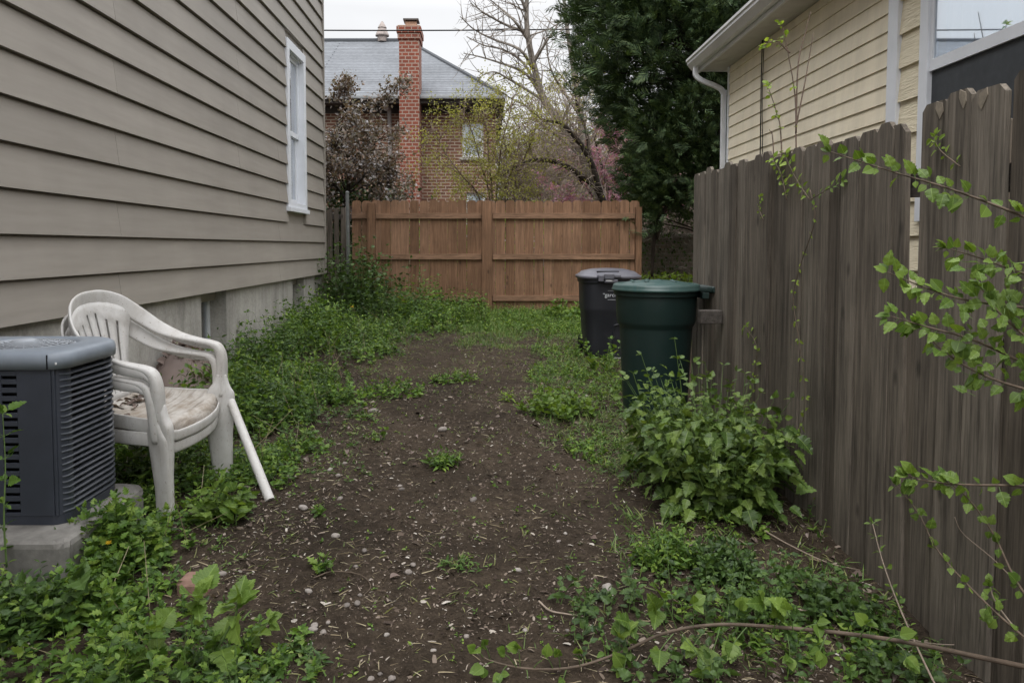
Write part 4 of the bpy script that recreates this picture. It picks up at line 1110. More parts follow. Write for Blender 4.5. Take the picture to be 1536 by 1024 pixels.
mb.box(hx - .115, hx + .115, yk + .06, yk + .10, kz + HK + .024, kz + HK + .070)
mb.build('handle_shade', M['black'], lo, bevel=.006)  # solid black block: the shade of a hand hollow put into its colour
mb = MB(); mb.box(hx - .12, hx + .12, yk - .018, yk + .045, kz + HK + .004, kz + HK + .034); mb.box(hx - .11, hx - .055, yk - .024, yk + .03, kz + HK - .035, kz + HK + .030); mb.box(hx - .05, hx + .05, yk - .030, yk + .03, kz + HK - .012, kz + HK + .044); mb.box(hx - .045, hx + .09, yk - .020, yk + .03, kz + HK - .048, kz + HK - .014)
mb.build('latch', M['grey_lid'], lo, bevel=.008)
mb = MB(); mb.box(hx - .035, hx + .03, yk - .0225, yk - .019, kz + HK - .030, kz + HK - .020); mb.build('latch_plate', M['gutter'], lo)
yb2 = KY - (a0 + (a1 - a0) * .25) * 1.02
mb = MB()
q = spl([(KX + .02, yb2 - .004, kz + .10), (KX + .02, yb2 - .008, kz + .30), (KX + .05, yb2 - .012, kz + .345), (KX + .2, yb2 - .012, kz + .35)], 6); tube(mb, q, .008, 6)
mb.build('panel_moulding', M['black_plastic'], bc, smooth=True)
mb = MB(); mb.box(KX - .02, KX + .23, KY - .30, KY - .245, kz - .012, kz + .006); mb.build('base_plate', m_plain('worn_metal', (.30, .30, .31), .5, .2), bc, bevel=.003)
for sx in (-1, 1):
    mb = MB(); th = np.linspace(0, 2 * PI, 25)[:-1]
    prism(mb, [(KY + .24 + .1 * math.cos(t), kz + .09 + .1 * math.sin(t)) for t in th], 'x', KX + sx * .25 - .02, KX + sx * .25 + .02); mb.build('wheel', M['black'], bc, bevel=.004)
# pale lettering on the body: a small word, a dot and two faint lines
yt = KY - (a0 + (a1 - a0) * .80 + .010)
fc = bpy.data.curves.new('lettering', 'FONT'); fc.body = 'garch'; fc.size = .056; fc.extrude = .0012; fc.align_x = 'LEFT'; fc.space_character = 1.02
fo = bpy.data.objects.new('lettering_source', fc); COL.objects.link(fo)
dg = bpy.context.evaluated_depsgraph_get(); me = bpy.data.meshes.new_from_object(fo.evaluated_get(dg)); bpy.data.objects.remove(fo)
lt = bpy.data.objects.new('lettering', me); COL.objects.link(lt); lt.parent = bc; me.materials.clear(); me.materials.append(M['white_print'])
zt_ = P(915, 445, yt).z
lt.location = Vector((P(911, 0, yt).x, yt, zt_)) - bc.location; lt.rotation_euler = (PI / 2 + .07, 0, 0)
x0 = P(908, 0, yt).x
fp = m_plain('faded_print', (.25, .26, .28), .6, .1)
for bx in ((x0, x0 + .022, yt - .004, yt, zt_ + .024, zt_ + .036), (x0 + .05, x0 + .16, yt - .002, yt + .004, zt_ - .034, zt_ - .028), (x0 + .05, x0 + .13, yt - .006, yt, zt_ + .060, zt_ + .063)):
    mb = MB(); mb.box(*bx); mb.build('print_mark', fp, bc)

# ================================================================== STONES
def stone_mesh(seed):
    bm = __import__('bmesh').new(); __import__('bmesh').ops.create_icosphere(bm, subdivisions=3, radius=1)
    r = np.random.default_rng(seed); k = r.normal(0, 1, (4, 3)) * 1.6; ph = r.random(4) * 6
    for v in bm.verts:
        s = 1 + sum(.07 * math.sin(np.dot(k[i], v.co) * 1.7 + ph[i]) for i in range(4)); v.co *= s
    me = bpy.data.meshes.new('pebble'); bm.to_mesh(me); bm.free(); me.polygons.foreach_set('use_smooth', [True] * len(me.polygons)); me.materials.append(M['stone']); return me
sm = [stone_mesh(i) for i in range(6)]; rng = random.Random(2)
def pebble(px, py, wpx, label='small pale pebble lying on the dark bare soil of the path', group='pebbles on the soil', fl=.55):
    p = PG(px, py); s = wpx / 2 / F * p.y
    o = bpy.data.objects.new('pebble', sm[rng.randrange(6)]); COL.objects.link(o)
    o.location = (p.x, p.y, p.z + s * fl * .35); o.scale = (s, s * rng.uniform(.65, .95), s * fl); o.rotation_euler = (rng.uniform(-.2, .2), rng.uniform(-.2, .2), rng.uniform(0, 6))
    tag(o, label, 'stone', group)
for (a, b, w) in ((547,827,12),(613,859,14),(560,618,16),(663,645,14),(507,714,10),(510,748,10),(710,750,12),(503,804,12),(455,762,14),(520,908,10),(536,905,12),(492,934,8),(472,938,12),(466,966,8),(534,850,9),(556,1018,12),(570,1011,8),(588,1018,14),(700,955,10),(788,946,10),(851,946,8),(788,898,8),(620,848,11),(777,855,10),(333,861,12),(298,926,10),(395,1004,12),(407,1004,9),(463,887,12),(517,695,8),(602,734,9),(600,729,7),(652,782,6),(665,806,6),(848,800,7),(838,812,7),(495,705,9),(540,893,8),(580,952,10),(650,976,9),(616,966,8),(470,944,15),(485,948,12)):
    pebble(a, b, w)
pebble(911, 885, 20, 'roundest and largest grey stone on the soil, above the fallen cane', None, .75)
p0 = PG(296, 884); mb = MB()
r = rrect(p0.x - .065, p0.x + .055, p0.y - .05, p0.y + .06, (.03, .015, .02, .025), 3); r2 = (r - r.mean(0)) * .8 + r.mean(0)
ringloft(mb, [(p0.z - .03, r), (p0.z + .035, jit(r, 5)), (p0.z + .05, jit(r2, 6))])
tag(mb.build('flat_stone', M['red_stone'], loc=tuple(p0)), 'flat pinkish broken stone half buried at the edge of the left weeds', 'stone')
# ================================================================== GROUND COVER
rg = np.random.default_rng(42)
_ly = np.array([2.0, 2.21, 2.48, 2.79, 3.14, 3.58, 4.16, 4.97, 6.17, 7.34, 8.2, 8.84, 9.3, 9.8]); _lx = np.array([-.52, -.60, -.92, -1.10, -1.16, -1.06, -.96, -.92, -1.18, -1.10, -.98, -.75, -.2, .6])
_ry = np.array([2.0, 2.44, 2.68, 2.96, 3.28, 3.75, 4.4, 4.97, 5.72, 7.34, 8.84, 9.4]); _rx = np.array([.15, .40, .52, .55, .66, .68, .52, .30, .30, .52, .60, .3])
def XL(y): return np.interp(y, _ly, _lx)
def XR(y): return np.interp(y, _ry, _rx)
def scatter(n, x0, x1, y0, y1, rng=rg, near=0.0):
    """uniform points, optionally thinned with distance"""
    x = rng.uniform(x0, x1, n); y = rng.uniform(y0, y1, n)
    if near: k = rng.random(n) < np.clip((near / y) ** 1.2, 0, 1); x, y = x[k], y[k]
    return x, y
def blocked(x, y):
    b = (x > -2.4) & (x < -1.54) & (y > 2.64) & (y < 3.40)
    b |= (x - GX_) ** 2 + (y - GY_) ** 2 < .26 ** 2
    b |= (np.abs(x - KX) < .27) & (np.abs(y - KY) < .27)
    b |= (x < -2.40) & (y < 10.8)
    return b
def on(x, y, dz=-.004): return np.column_stack([x, y, gz(x, y) + dz])

# --- left strip of weeds
ML, MS = MB(), MB()
x, y = scatter(15000, -2.42, .0, 2.0, 10.9)
e = XL(y) + .26 * vnoise(x * 2.1, y * 2.1) + .16 * vnoise(x * 7, y * 7)
e = e - .03 * (y > 4) + .04 * (y < 3) + .3 * vnoise(x * .9 + 40, y * .9)
d = e - x
k = (d > -.02) & ~blocked(x, y); k &= rg.random(len(x)) < np.clip(.22 + d * 1.6, 0, 1) * np.clip(.70 + .25 * (y < 3) + 1.9 * vnoise(x * 1.9 + 30, y * 1.9) + .8 * vnoise(x * 5, y * 5 + 7), .06, 1)
k &= rg.random(len(x)) < np.clip(5.2 / y, .5, 1)
x, y, d = x[k], y[k], d[k]
hmax = np.interp(y, [2.0, 2.8, 3.6, 4.6, 6.0, 8.5, 10.9], [.12, .17, .22, .22, .23, .27, .33])
h = (.045 + hmax * np.clip(d / .9, 0, 1) ** .8) * np.clip(.85 + 1.5 * vnoise(x * 2.1 + 3, y * 2.1), .3, 1.7) * rg.uniform(.5, 1.4, len(x))
h = np.where((y > 3.0) & (y < 3.9) & (x > -1.62), np.minimum(h, .10), h)
b = on(x, y); u = np.clip(rg.random(len(x)) * .6 + .2 + .75 * vnoise(x * 1.4 + 77, y * 1.4), 0, 1)
for (lo, hi, K, T, ll, matmi) in ((0, .40, 5, T_OV, .046, 0), (.40, .62, 5, T_LOBE, .052, 0), (.62, .80, 6, T_LANCE, .055, 1), (.80, 1.01, 4, T_OVB, .040, 1)):
    s = (u >= lo) & (u < hi)
    leafy(ML, MS, b[s], h[s], K, ll * np.clip(.75 + h[s] * 1.6, .6, 1.35), T, rg, mi=matmi)
tag(ML.build('weed_cover', [M['leaf_weed'], M['leaf_weed_dark']]), 'dense green weeds filling the strip along the grey house foundation', 'weeds', kind='stuff')
tag(MS.build('weed_stalks', M['stem']), 'thin green stalks of the weeds along the grey house', 'weeds', kind='stuff')

# --- dead stems standing among the weeds, dead leaves on the soil
MD = MB(); x, y = scatter(420, -2.4, .0, 2.1, 10.5); k = (x < XL(y) - .1) & ~blocked(x, y); x, y = x[k], y[k]
b0 = on(x, y); t_ = b0 + np.column_stack([rg.normal(0, .12, len(x)), rg.normal(0, .12, len(x)), rg.uniform(.08, .32, len(x))]); segs(MD, b0, t_, .0022, .001, 3)
tag(MD.build('dead_stems', M['straw']), 'dry tan dead stems standing among the green weeds on the left', 'weeds', kind='stuff')
MD = MB(); x, y = scatter(1500, -2.2, 1.48, 2.1, 9.0, near=3.0); k = ~blocked(x, y) & (rg.random(len(x)) < np.clip(.15 + 1.2 * vnoise(x * 1.7 + 60, y * 1.7) + .45 * (x > XR(y)) + .35 * (np.abs(x - XL(y)) < .3), .02, 1)); x, y = x[k], y[k]; n = len(x)
a = rg.random(n) * 6.28
inst(MD, tmpl_ovate(.3, .22, .35), on(x, y, .008), frames(np.column_stack([np.cos(a), np.sin(a), rg.normal(0, .2, n)]), np.array([[0, 0, 1.]]) + rg.normal(0, .5, (n, 3))), rg.uniform(.018, .05, n))
tag(MD.build('fallen_leaves', M['dry_leaf']), 'scattered curled brown dead leaves on the soil', 'leaves', kind='stuff')
# --- grass at the back and along the right side, thin grass on the path
MG = MB()
x, y = scatter(15000, -1.9, 2.4, 7.0, 11.05)
k = rg.random(len(x)) < np.clip((y - 8.55 - 2.6 * vnoise(x * 1.5, y * 1.1) - 1.2 * vnoise(x * 4, y * 3)) * .9, 0, 1)
k &= ~blocked(x, y); x, y = x[k], y[k]
tufts(MG, on(x, y), 6, rg.uniform(.07, .15, len(x)) * np.clip(.6 + (y - 8.6) * .4, .6, 1.3), rg, el=(.9, .4), spread=.02)
x, y = scatter(7000, .1, 1.48, 2.2, 8.9)
e = XR(y) + .22 * vnoise(x * 2.3 + 9, y * 2.3) + .15 * vnoise(x * 6, y * 6)
d = x - e
k = (d > 0) & (rg.random(len(x)) < np.clip(.28 + 1.5 * vnoise(x * 2.2 + 50, y * 2.2) + .5 * (y > 4.4) * (x < 1.05), .03, .95)) & ~blocked(x, y)
x, y = x[k], y[k]
tufts(MG, on(x, y), 6, rg.uniform(.04, .085, len(x)), rg, el=(.65, .35), spread=.02)
tag(MG.build('grass', M['grass']), 'short green grass along the back fence and beside the trash cans', 'grass', kind='stuff')
MG = MB()
x, y = scatter(5200, -1.5, 1.45, 2.2, 9.3)
k = (rg.random(len(x)) < np.clip(.10 + 1.0 * vnoise(x * 1.9 + 70, y * 1.9) + .25 * (np.abs(x - .95) < .45) + .75 * np.clip((y - 5.2) / 3, 0, 1) + .4 * (np.abs(x - XL(y)) < .3), 0, .85)) & ~blocked(x, y) & (x > XL(y) - .1)
x, y = x[k], y[k]
tufts(MG, on(x, y), 4, rg.uniform(.025, .06, len(x)), rg, el=(.5, .3), spread=.02)
tag(MG.build('thin_grass', M['grass_dry']), 'sparse yellowish grass blades sprouting from the bare soil', 'grass', kind='stuff')
# fringe of low seedlings and grass along the ragged edge of the left weeds
MG = MB(); x, y = scatter(5200, -1.9, .2, 2.1, 9.4)
d = np.abs(x - XL(y) - .2 * vnoise(x * 1.6 + 3, y * 1.6)); k = (rg.random(len(x)) < np.clip(.75 - d * 2.4, 0, .6) * np.clip(.6 + 1.8 * vnoise(x * 3 + 5, y * 3), .05, 1)) & ~blocked(x, y); x, y = x[k], y[k]
tufts(MG, on(x, y), 4, rg.uniform(.025, .07, len(x)), rg, el=(.6, .35), spread=.025)
k = rg.random(len(x)) < .55; leafy(MG, None, on(x[k], y[k]), rg.uniform(.01, .05, k.sum()), 3, .028, T_OV, rg, lean=.9)
tag(MG.build('edge_growth', M['grass']), 'ragged fringe of grass and seedlings where the left weeds meet the bare soil', 'weeds', kind='stuff')
# low weeds on right margin + seedlings on soil
ML = MB()
x, y = scatter(3800, .1, 1.48, 2.15, 9.6)
d = x - XR(y) - .15 * vnoise(x * 2.3 + 9, y * 2.3)
k = (d > 0) & (rg.random(len(x)) < np.clip(.30 + 1.6 * vnoise(x * 1.8 + 20, y * 1.8) + .2 * (y < 2.9), .02, .9)) & ~blocked(x, y); x, y = x[k], y[k]
leafy(ML, ML, on(x, y), rg.uniform(.03, .11, len(x)), 4, .034, T_OV, rg, lean=.9)
x, y = scatter(650, -1.2, .9, 2.15, 8.5)
k = ~blocked(x, y); x, y = x[k], y[k]
leafy(ML, None, on(x, y), rg.uniform(.006, .02, len(x)), 2, .02, T_OV, rg, lean=.9)
x, y = scatter(1300, -1.7, 2.2, 8.8, 11.0)
k = ~blocked(x, y) & (rg.random(len(x)) < np.clip((y - 9.0) * .5 + .25, 0, 1)); x, y = x[k], y[k]
leafy(ML, ML, on(x, y), rg.uniform(.05, .17, len(x)), 4, .05, T_OV, rg, lean=.7)
tag(ML.build('low_weeds', M['leaf_weed']), 'low small leaved weeds growing between the path and the grey fence', 'weeds', kind='stuff')

# --- litter of bark chips, straw and dead bits
MC = MB()
def tmpl_chip():
    v = np.array([(-.22, 0, 0), (.2, .02, .02), (.26, .5, .10), (-.24, .52, .08), (.15, 1, .0), (-.12, .96, .03)], float)
    return v, [(0, 1, 2, 3), (3, 2, 4, 5)], None
T_CHIP = tmpl_chip()
x, y = scatter(165000, -2.3, 1.5, 2.05, 10.0, near=2.6)
k = ~blocked(x, y) & (rg.random(len(x)) < np.clip(.6 + 1.2 * vnoise(x * 3.1, y * 3.1), .2, 1)); x, y = x[k], y[k]; n = len(x)
a = rg.random(n) * 6.28
dirs = np.column_stack([np.cos(a), np.sin(a), rg.normal(.05, .28, n)])
L = rg.lognormal(-4.7, .5, n)
inst(MC, T_CHIP, on(x, y, .002), frames(dirs, np.array([[0, 0, 1.]]) + rg.normal(0, .5, (n, 3))), L, 0, rg.uniform(.25, 1.1, n))
tag(MC.build('bark_litter', M['chips']), 'litter of small bark chips and dead bits over the dark soil', 'litter', kind='stuff')
MC = MB()
x, y = scatter(15000, -1.6, 1.48, 2.1, 8.0, near=2.8)
k = ~blocked(x, y) & (rg.random(len(x)) < np.clip(.22 + .9 * vnoise(x * 2 + 11, y * 2) + .4 * (x > XR(y) - .1), .03, 1)); x, y = x[k], y[k]; n = len(x)
a = rg.random(n) * 6.28; d = np.column_stack([np.cos(a), np.sin(a), rg.normal(.06, .12, n)])
inst(MC, tmpl_blade(.05, .15, 4), on(x, y, .004), frames(d, np.array([[0, 0, 1.]]) + rg.normal(0, .8, (n, 3))), rg.uniform(.015, .055, n), 0, rg.uniform(.4, .9, n))
tag(MC.build('dry_straw', M['straw']), 'dry pale straw and dead grass stems lying on the soil', 'straw', kind='stuff')

# ================================================================== SINGLE PLANTS ON THE PATH
def clump(px, py, wpx, hpx, label, n, T, ll, mat='leaf_weed', K=4, lean=.8, name='weed_clump', cat='weed', rad=.0022, el=(.35, .35)):
    p = PG(px, py); r = wpx / 2 / F * p.y; H = hpx / F * p.y
    t = rg.random(n) ** .6 * r; a = rg.random(n) * 6.28
    x = p.x + t * np.cos(a); y = p.y + t * np.sin(a) * .8
    hh = H * rg.uniform(.55, 1.05, n) * (1 - .45 * (t / r) ** 2)
    o = thing(name, label, cat, tuple(p))
    ml, ms = MB(), MB()
    tl = np.stack([np.cos(a), np.sin(a)], -1) * (.35 * t / r)[:, None]
    leafy(ml, ms, on(x, y), hh, K, ll, T, rg, lean=lean * .4, el=el, rad=rad, tilt=tl)
    ms.build('stalks', M['stem'], o); ml.build('foliage', M[mat], o)
    return o
clump(668, 700, 44, 26, 'grassy green weed tuft alone in the middle of the dark path', 22, T_LANCE, .055)
clump(565, 660, 34, 22, 'small light green seedling with broad leaves on the left half of the path', 7, T_OVB, .045, 'leaf_vine', 2)
clump(590, 592, 90, 26, 'low spread of weeds where the left growth runs out onto the path', 42, T_OV, .05)
clump(682, 572, 64, 20, 'low flat tuft of weeds on the far middle of the path', 26, T_LANCE, .06)
clump(757, 602, 26, 18, 'tiny yellowish sprout near the middle of the path', 6, T_LANCE, .055, 'leaf_lime', 3)
clump(836, 622, 104, 38, 'round leaved bright green weed clump at the right edge of the path', 62, T_OVB, .06, 'leaf_vine', 3)
clump(848, 480, 64, 30, 'rounded green weed clump left of the black trash can', 46, T_OVB, .075, 'leaf_weed', 3)
clump(900, 560, 44, 84, 'slim leafy weed standing in front of the black trash can', 7, T_OV, .075, 'leaf_weed', 6)
clump(490, 856, 44, 22, 'small flat green seedling on the soil left of the path', 6, T_LOBE, .055, 'leaf_weed', 2)
clump(484, 772, 30, 16, 'tiny green sprout on the soil below the white pipe', 5, T_OV, .04, 'leaf_weed', 3)
clump(690, 852, 60, 14, 'thin patch of grass like weeds in the near middle of the path', 18, T_LANCE, .04, 'grass', 2)
clump(960, 700, 40, 26, 'low weed hugging the left foot of the right bush', 16, T_OV, .05, 'leaf_weed', 3)
clump(1000, 840, 90, 52, 'fine leaved green weed patch below the right bush', 70, T_LANCE, .045, 'leaf_weed', 5)
clump(1090, 860, 90, 54, 'leafy green weed patch between the right bush and the fallen cane', 52, T_OV, .05, 'leaf_weed_dark', 5)
# far left corner: taller shrubby weeds
clump(536, 474, 110, 122, 'tall leafy weed bush in the corner before the left end of the back fence', 130, T_OVB, .085, 'leaf_weed_dark', 7, .5, 'weed_bush', 'bush', .004)
clump(592, 474, 60, 52, 'wispy yellowish weed in front of the back fence beside the tall weed bush', 36, T_LANCE, .07, 'leaf_weed', 6, .7, 'tall_weed', 'weed')
clump(412, 545, 70, 66, 'upright feathery weed against the foundation between the two basement windows', 30, T_LANCE, .075, 'leaf_weed_dark', 8, .4, 'tall_weed', 'weed')
clump(368, 560, 40, 78, 'tallest thin weed against the foundation right of the first basement window', 12, T_LANCE, .07, 'leaf_weed_dark', 8, .4, 'tall_weed', 'weed')
clump(470, 500, 80, 62, 'leafy weed mass under the corner of the grey house', 60, T_OV, .075, 'leaf_weed', 7, .5, 'tall_weed', 'weed')
clump(930, 470, 120, 24, 'yellow green strip of weeds behind the black trash can', 40, T_OV, .08, 'leaf_lime', 3)
clump(338, 778, 70, 62, 'broad leaved weed growing at the foot of the chair legs', 13, T_TOOTH, .085, 'leaf_vine', 4, .9, 'broadleaf_weed', 'weed', .003)
clump(166, 850, 118, 108, 'bushy feathery weed in front of the concrete pad', 110, T_LOBE, .058, 'leaf_weed', 6, .8, 'tall_weed', 'weed')
clump(30, 950, 150, 90, 'dim leafy weed clump at the lower left below the concrete pad', 46, T_TOOTH, .062, 'leaf_weed_dark', 5, .8, 'tall_weed', 'weed')
clump(130, 930, 130, 70, 'leafy toothed weed clump in the near left weeds', 44, T_TOOTH, .058, 'leaf_weed', 5, .8, 'tall_weed', 'weed')

# --- tall thin weed before the air conditioner's left edge
def stalk(name, label, cat, pts, r, nodes, ll, T, mat, stemmat='stem', group=None, up=(0, 0, 1), pair=True, droop=-.15, seed=1, k0=.15, kinds=None, grow=1.0):
    """plant made of one or more canes (polyline of world points) with leaves along each"""
    rr = np.random.default_rng(seed)
    o = thing(name, label, cat, tuple(pts[0][0]), group)
    ml = MB()
    for ci, pl in enumerate(pts):
        ms = MB(); q = spl([tuple(v) for v in pl], 8); m = len(q)
        r_ = r if np.isscalar(r) else r[ci]
        nn = nodes if np.isscalar(nodes) else nodes[ci]
        tube(ms, q, np.linspace(r_, r_ * .35, m), 7); ms.build('cane', M[stemmat] if isinstance(stemmat, str) else M[stemmat[ci]], o, smooth=True)
        if not nn: continue
        ts = np.linspace(k0, 1, nn); idx = ts * (m - 1); i0 = np.clip(idx.astype(int), 0, m - 2); fr = (idx - i0)[:, None]
        pos = q[i0] * (1 - fr) + q[i0 + 1] * fr; tg = nrm(q[i0 + 1] - q[i0])
        upv = np.array(up, float)[None]
        side = nrm(np.cross(tg, upv)); 
        for s in ((1, -1) if pair else (1,)):
            sg = s if pair else np.where(np.arange(nn) % 2, 1, -1)[:, None]
            for rep in range(2):
                if rep == 1 and ll < .02: continue
                d = side * sg * rr.uniform(.5, 1.0, (nn, 1)) + tg * rr.uniform(.2, .8, (nn, 1)) + np.array([[0, 0, 1.]]) * rr.normal(droop, .35, (nn, 1))
                if rep == 1: d += rr.normal(0, .6, (nn, 3))
                d = nrm(d); sz = ll * rr.uniform(.5, 1.15, nn) * (.7 + .45 * ts) ** grow * (1 if rep == 0 else .6)
                pet = sz[:, None] * .35
                ps = MB()
                segs(ml, pos, pos + d * pet, r_ * .28, r_ * .2, 3, mi=1)
                inst(ml, T, pos + d * pet, frames(d, upv + rr.normal(0, .45, (nn, 3))), sz)
        # terminal leaves
        d = nrm(tg[-1:] + rr.normal(0, .35, (3, 3))); inst(ml, T, np.repeat(q[-1:], 3, 0), frames(d, upv + rr.normal(0, .4, (3, 3))), ll * rr.uniform(.5, .8, 3))
    ml.build('foliage', [M[mat], M['stem']], o)
    return o
def pp_(l): return [P(a, b, Y) for a, b, Y in l]
stalk('tall_weed', 'single tall weed stem with paired leaves in front of the air conditioner', 'weed', [pp_([(10, 850, 2.62), (6, 780, 2.62), (8, 700, 2.63), (4, 620, 2.64)])], .004, 7, .055, T_TOOTH, 'leaf_weed', seed=3)
# --- big leaved seedlings at the bottom left
stalk('broadleaf_weed', 'large light green broadleaf seedling leaning right at the bottom left', 'weed', [pp_([(296, 1060, 2.18), (318, 990, 2.20), (352, 925, 2.22), (356, 905, 2.22)])], .0055, 3, .10, T_HEART, 'leaf_vine', seed=5, k0=.45)
stalk('broadleaf_weed', 'broadleaf seedling with folded leaves at the bottom left below the flat stone', 'weed', [pp_([(220, 1060, 2.16), (270, 990, 2.2), (288, 930, 2.22), (294, 900, 2.22)]), pp_([(200, 1040, 2.2), (222, 985, 2.22), (230, 948, 2.22)])], .005, 3, .082, T_HEART, 'leaf_vine', seed=6, k0=.4)
stalk('broadleaf_weed', 'small broadleaf seedling with drooping leaves at the inner edge of the near left weeds', 'weed', [pp_([(350, 1005, 2.24), (372, 968, 2.26), (402, 934, 2.28)])], .004, 3, .06, T_HEART, 'leaf_vine', seed=9, k0=.5)
stalk('broadleaf_weed', 'weed with one big heart shaped leaf in the near left weeds', 'weed', [pp_([(86, 935, 2.42), (105, 895, 2.44), (118, 866, 2.45)])], .004, 2, .085, T_HEART, 'leaf_weed_dark', seed=10, k0=.6)
# --- dandelion-like flowers
def flower(px, py, Y, s, label, base_dy=60):
    c = P(px, py, Y); g = gz1(c.x, Y)
    o = thing('yellow_flower', label, 'flower', (c.x, Y, g))
    ms = MB(); tube(ms, spl([(c.x - .02, Y + .02, g - .01), (c.x - .012, Y + .01, (g + c.z) / 2), tuple(c)], 4), .0018, 5); ms.build('stalk', M['stem'], o)
    mb = MB(); n = 26; a = np.linspace(0, 6.28 * 2, n, endpoint=False); e_ = np.where(np.arange(n) < n // 2, .25, .8)
    d = np.column_stack([np.cos(a) * np.cos(e_), np.sin(a) * np.cos(e_), np.sin(e_)]); inst(mb, T_LANCE, np.repeat([tuple(c)], n, 0), frames(d, np.repeat([[0, 0, 1.]], n, 0) + d * .01 + rg.normal(0, .1, (n, 3))), np.full(n, s) * rg.uniform(.8, 1.1, n))
    mb.build('petals', M['yellow_petal'], o)
flower(163, 814, 2.78, .013, 'small yellow flower on a thin stalk in front of the concrete pad')
flower(93, 921, 2.45, .012, 'dull yellow flower low in the near left weeds')
for i, (a, b) in enumerate(((604, 452), (612, 458), (598, 447))):
    flower(a, b, 10.6, .032, ['rightmost and lowest', 'yellow flower'][0:0] and '' or ('tiny yellow flower in the bloom cluster at the foot of the back fence'))
    bpy.context.scene.collection.objects[-1]
for o in [o for o in COL.objects if o.get('label', '').startswith('tiny yellow flower in the bloom')]: o['group'] = 'yellow blooms by the back fence'
flower(528, 461, 9.6, .03, 'lone yellow bloom in the weeds right of the grey house corner')

# ================================================================== RIGHT BUSH by the cans
def bush():
    rr = np.random.default_rng(17); pb = P(1085, 775, 3.55); gzv = gz1(pb.x, 3.55)
    o = thing('leafy_bush', 'dark green bush with big toothed leaves between the green can and the grey fence', 'bush', (pb.x, 3.55, gzv))
    ml, ms = MB(), MB()
    # outline in the photo -> height field over the ground
    cx, cy = pb.x - .02, 3.72
    n = 165
    t = rr.random(n) ** .55; a = rr.random(n) * 6.28
    x = cx + .27 * t * np.cos(a); y = cy + .40 * t * np.sin(a); x = np.minimum(x, 1.44)
    H = (.60 - .26 * t ** 2) * rr.uniform(.65, 1.12, n) * np.clip(1 + .25 * (y - cy), .7, 1.2)
    out = np.column_stack([np.cos(a), np.sin(a)]) * (t * .55)[:, None] + np.array([[-.06, -.05]])
    out[:, 0] = np.where(x > 1.3, np.minimum(out[:, 0], .02), out[:, 0])
    b = np.column_stack([x, y, gz(x, y) - .01])
    k = rr.random(n)
    leafy(ml, ms, b, H, 6, .076, T_TRI, rr, lean=.3, el=(.12, .4), rad=.004, topsmall=.5, tilt=out, petiole=.3, upj=.4)
    # dark skirt of large drooping leaves towards the viewer
    m = 150; a2 = rr.uniform(PI * .85, PI * 2.05, m); tt = rr.uniform(.75, 1.12, m)
    px_ = np.column_stack([cx + .37 * tt * np.cos(a2), cy + .50 * tt * np.sin(a2), np.zeros(m)]); px_[:, 0] = np.minimum(px_[:, 0], 1.46)
    px_[:, 2] = gz(px_[:, 0], px_[:, 1]) + rr.uniform(.06, .42, m) * (1.15 - .45 * (tt - .75))
    d = np.column_stack([np.cos(a2), np.sin(a2), rr.normal(-.55, .4, m)])
    inst(ml, T_TRI, px_, frames(d, np.column_stack([np.cos(a2) * .6, np.sin(a2) * .6, np.ones(m)]) + rr.normal(0, .35, (m, 3))), rr.uniform(.05, .10, m))
    # upright leafy shoots above the crown
    for (qx, qy, bx, by, Y) in ((1012, 508, 1030, 660, 4.1), (962, 532, 1000, 660, 4.0), (905+45, 560, 985, 690, 3.9), (1058, 545, 1070, 660, 4.0), (1118, 560, 1110, 660, 4.1), (975, 590, 1010, 700, 3.8)):
        q = spl([tuple(P(bx, by, Y)), tuple(P((qx * .4 + bx * .6), (qy * .45 + by * .55), Y)), tuple(P(qx, qy, Y - .03))], 6)
        tube(ms, q, np.linspace(.004, .0015, len(q)), 5)
        idx = np.linspace(3, len(q) - 1, 6).astype(int)
        for s in (0, 1):
            aa = rr.random(len(idx)) * 6.28; d = np.column_stack([np.cos(aa), np.sin(aa) * .6, rr.normal(.35, .25, len(idx))])
            inst(ml, T_OV, q[idx], frames(d, np.array([[0, 0, 1.]]) + rr.normal(0, .4, (len(idx), 3))), np.linspace(.07, .035, len(idx)))
    ml.build('foliage', M['leaf_bush'], o); ms.build('stalks', M['stem'], o)
bush()

# ================================================================== FALLEN CANE ACROSS THE FOREGROUND
def cane_pt(px, py, dz): return PG(px, py) + Vector((0, 0, dz))
main = [P(1560, 1004, 1.95), P(1470, 985, 2.0), P(1380, 966, 2.07), P(1290, 952, 2.14), P(1180, 941, 2.22), P(1080, 936, 2.27), P(1000, 948, 2.28), P(930, 978, 2.24), P(860, 1000, 2.22), P(790, 1002, 2.22), P(735, 990, 2.23), P(715, 977, 2.24)]
o = stalk('fallen_cane', 'long brown arching cane with green leaves lying low across the near right foreground', 'cane', [main[::1]], .0078, 0, .07, T_HEART, 'leaf_vine', 'cane', seed=4)
def cane_leaves(o, rows, seed=5):
    rr = np.random.default_rng(seed); ml, ms = MB(), MB()
    for (bx, by, tx, ty, Y, s) in rows:
        a = P(bx, by, Y); b = P(tx, ty, Y - .02); L = (b - a).length
        q = spl([tuple(a), tuple(a.lerp(b, .5) + Vector((0, -.004, .006))), tuple(b)], 4); tube(ms, q, .0016, 5)
        d0 = np.array(b - a) / L
        for k in range(3 if s > 0 else 1):
            d = d0 + (np.array([0, 0, 0]) if k == 0 else rr.normal(0, .75, 3)); d[1] -= .25
            inst(ml, T_HEART if abs(s) > .055 else T_OVB, np.array([tuple(b)]), frames(d[None], np.array([[0, -.75, .85]]) + rr.normal(0, .3, (1, 3))), np.array([abs(s)]) * rr.uniform(.6, 1.05))
    ml.build('foliage', M['leaf_vine'], o); ms.build('leaf_stalks', M['stem'], o)
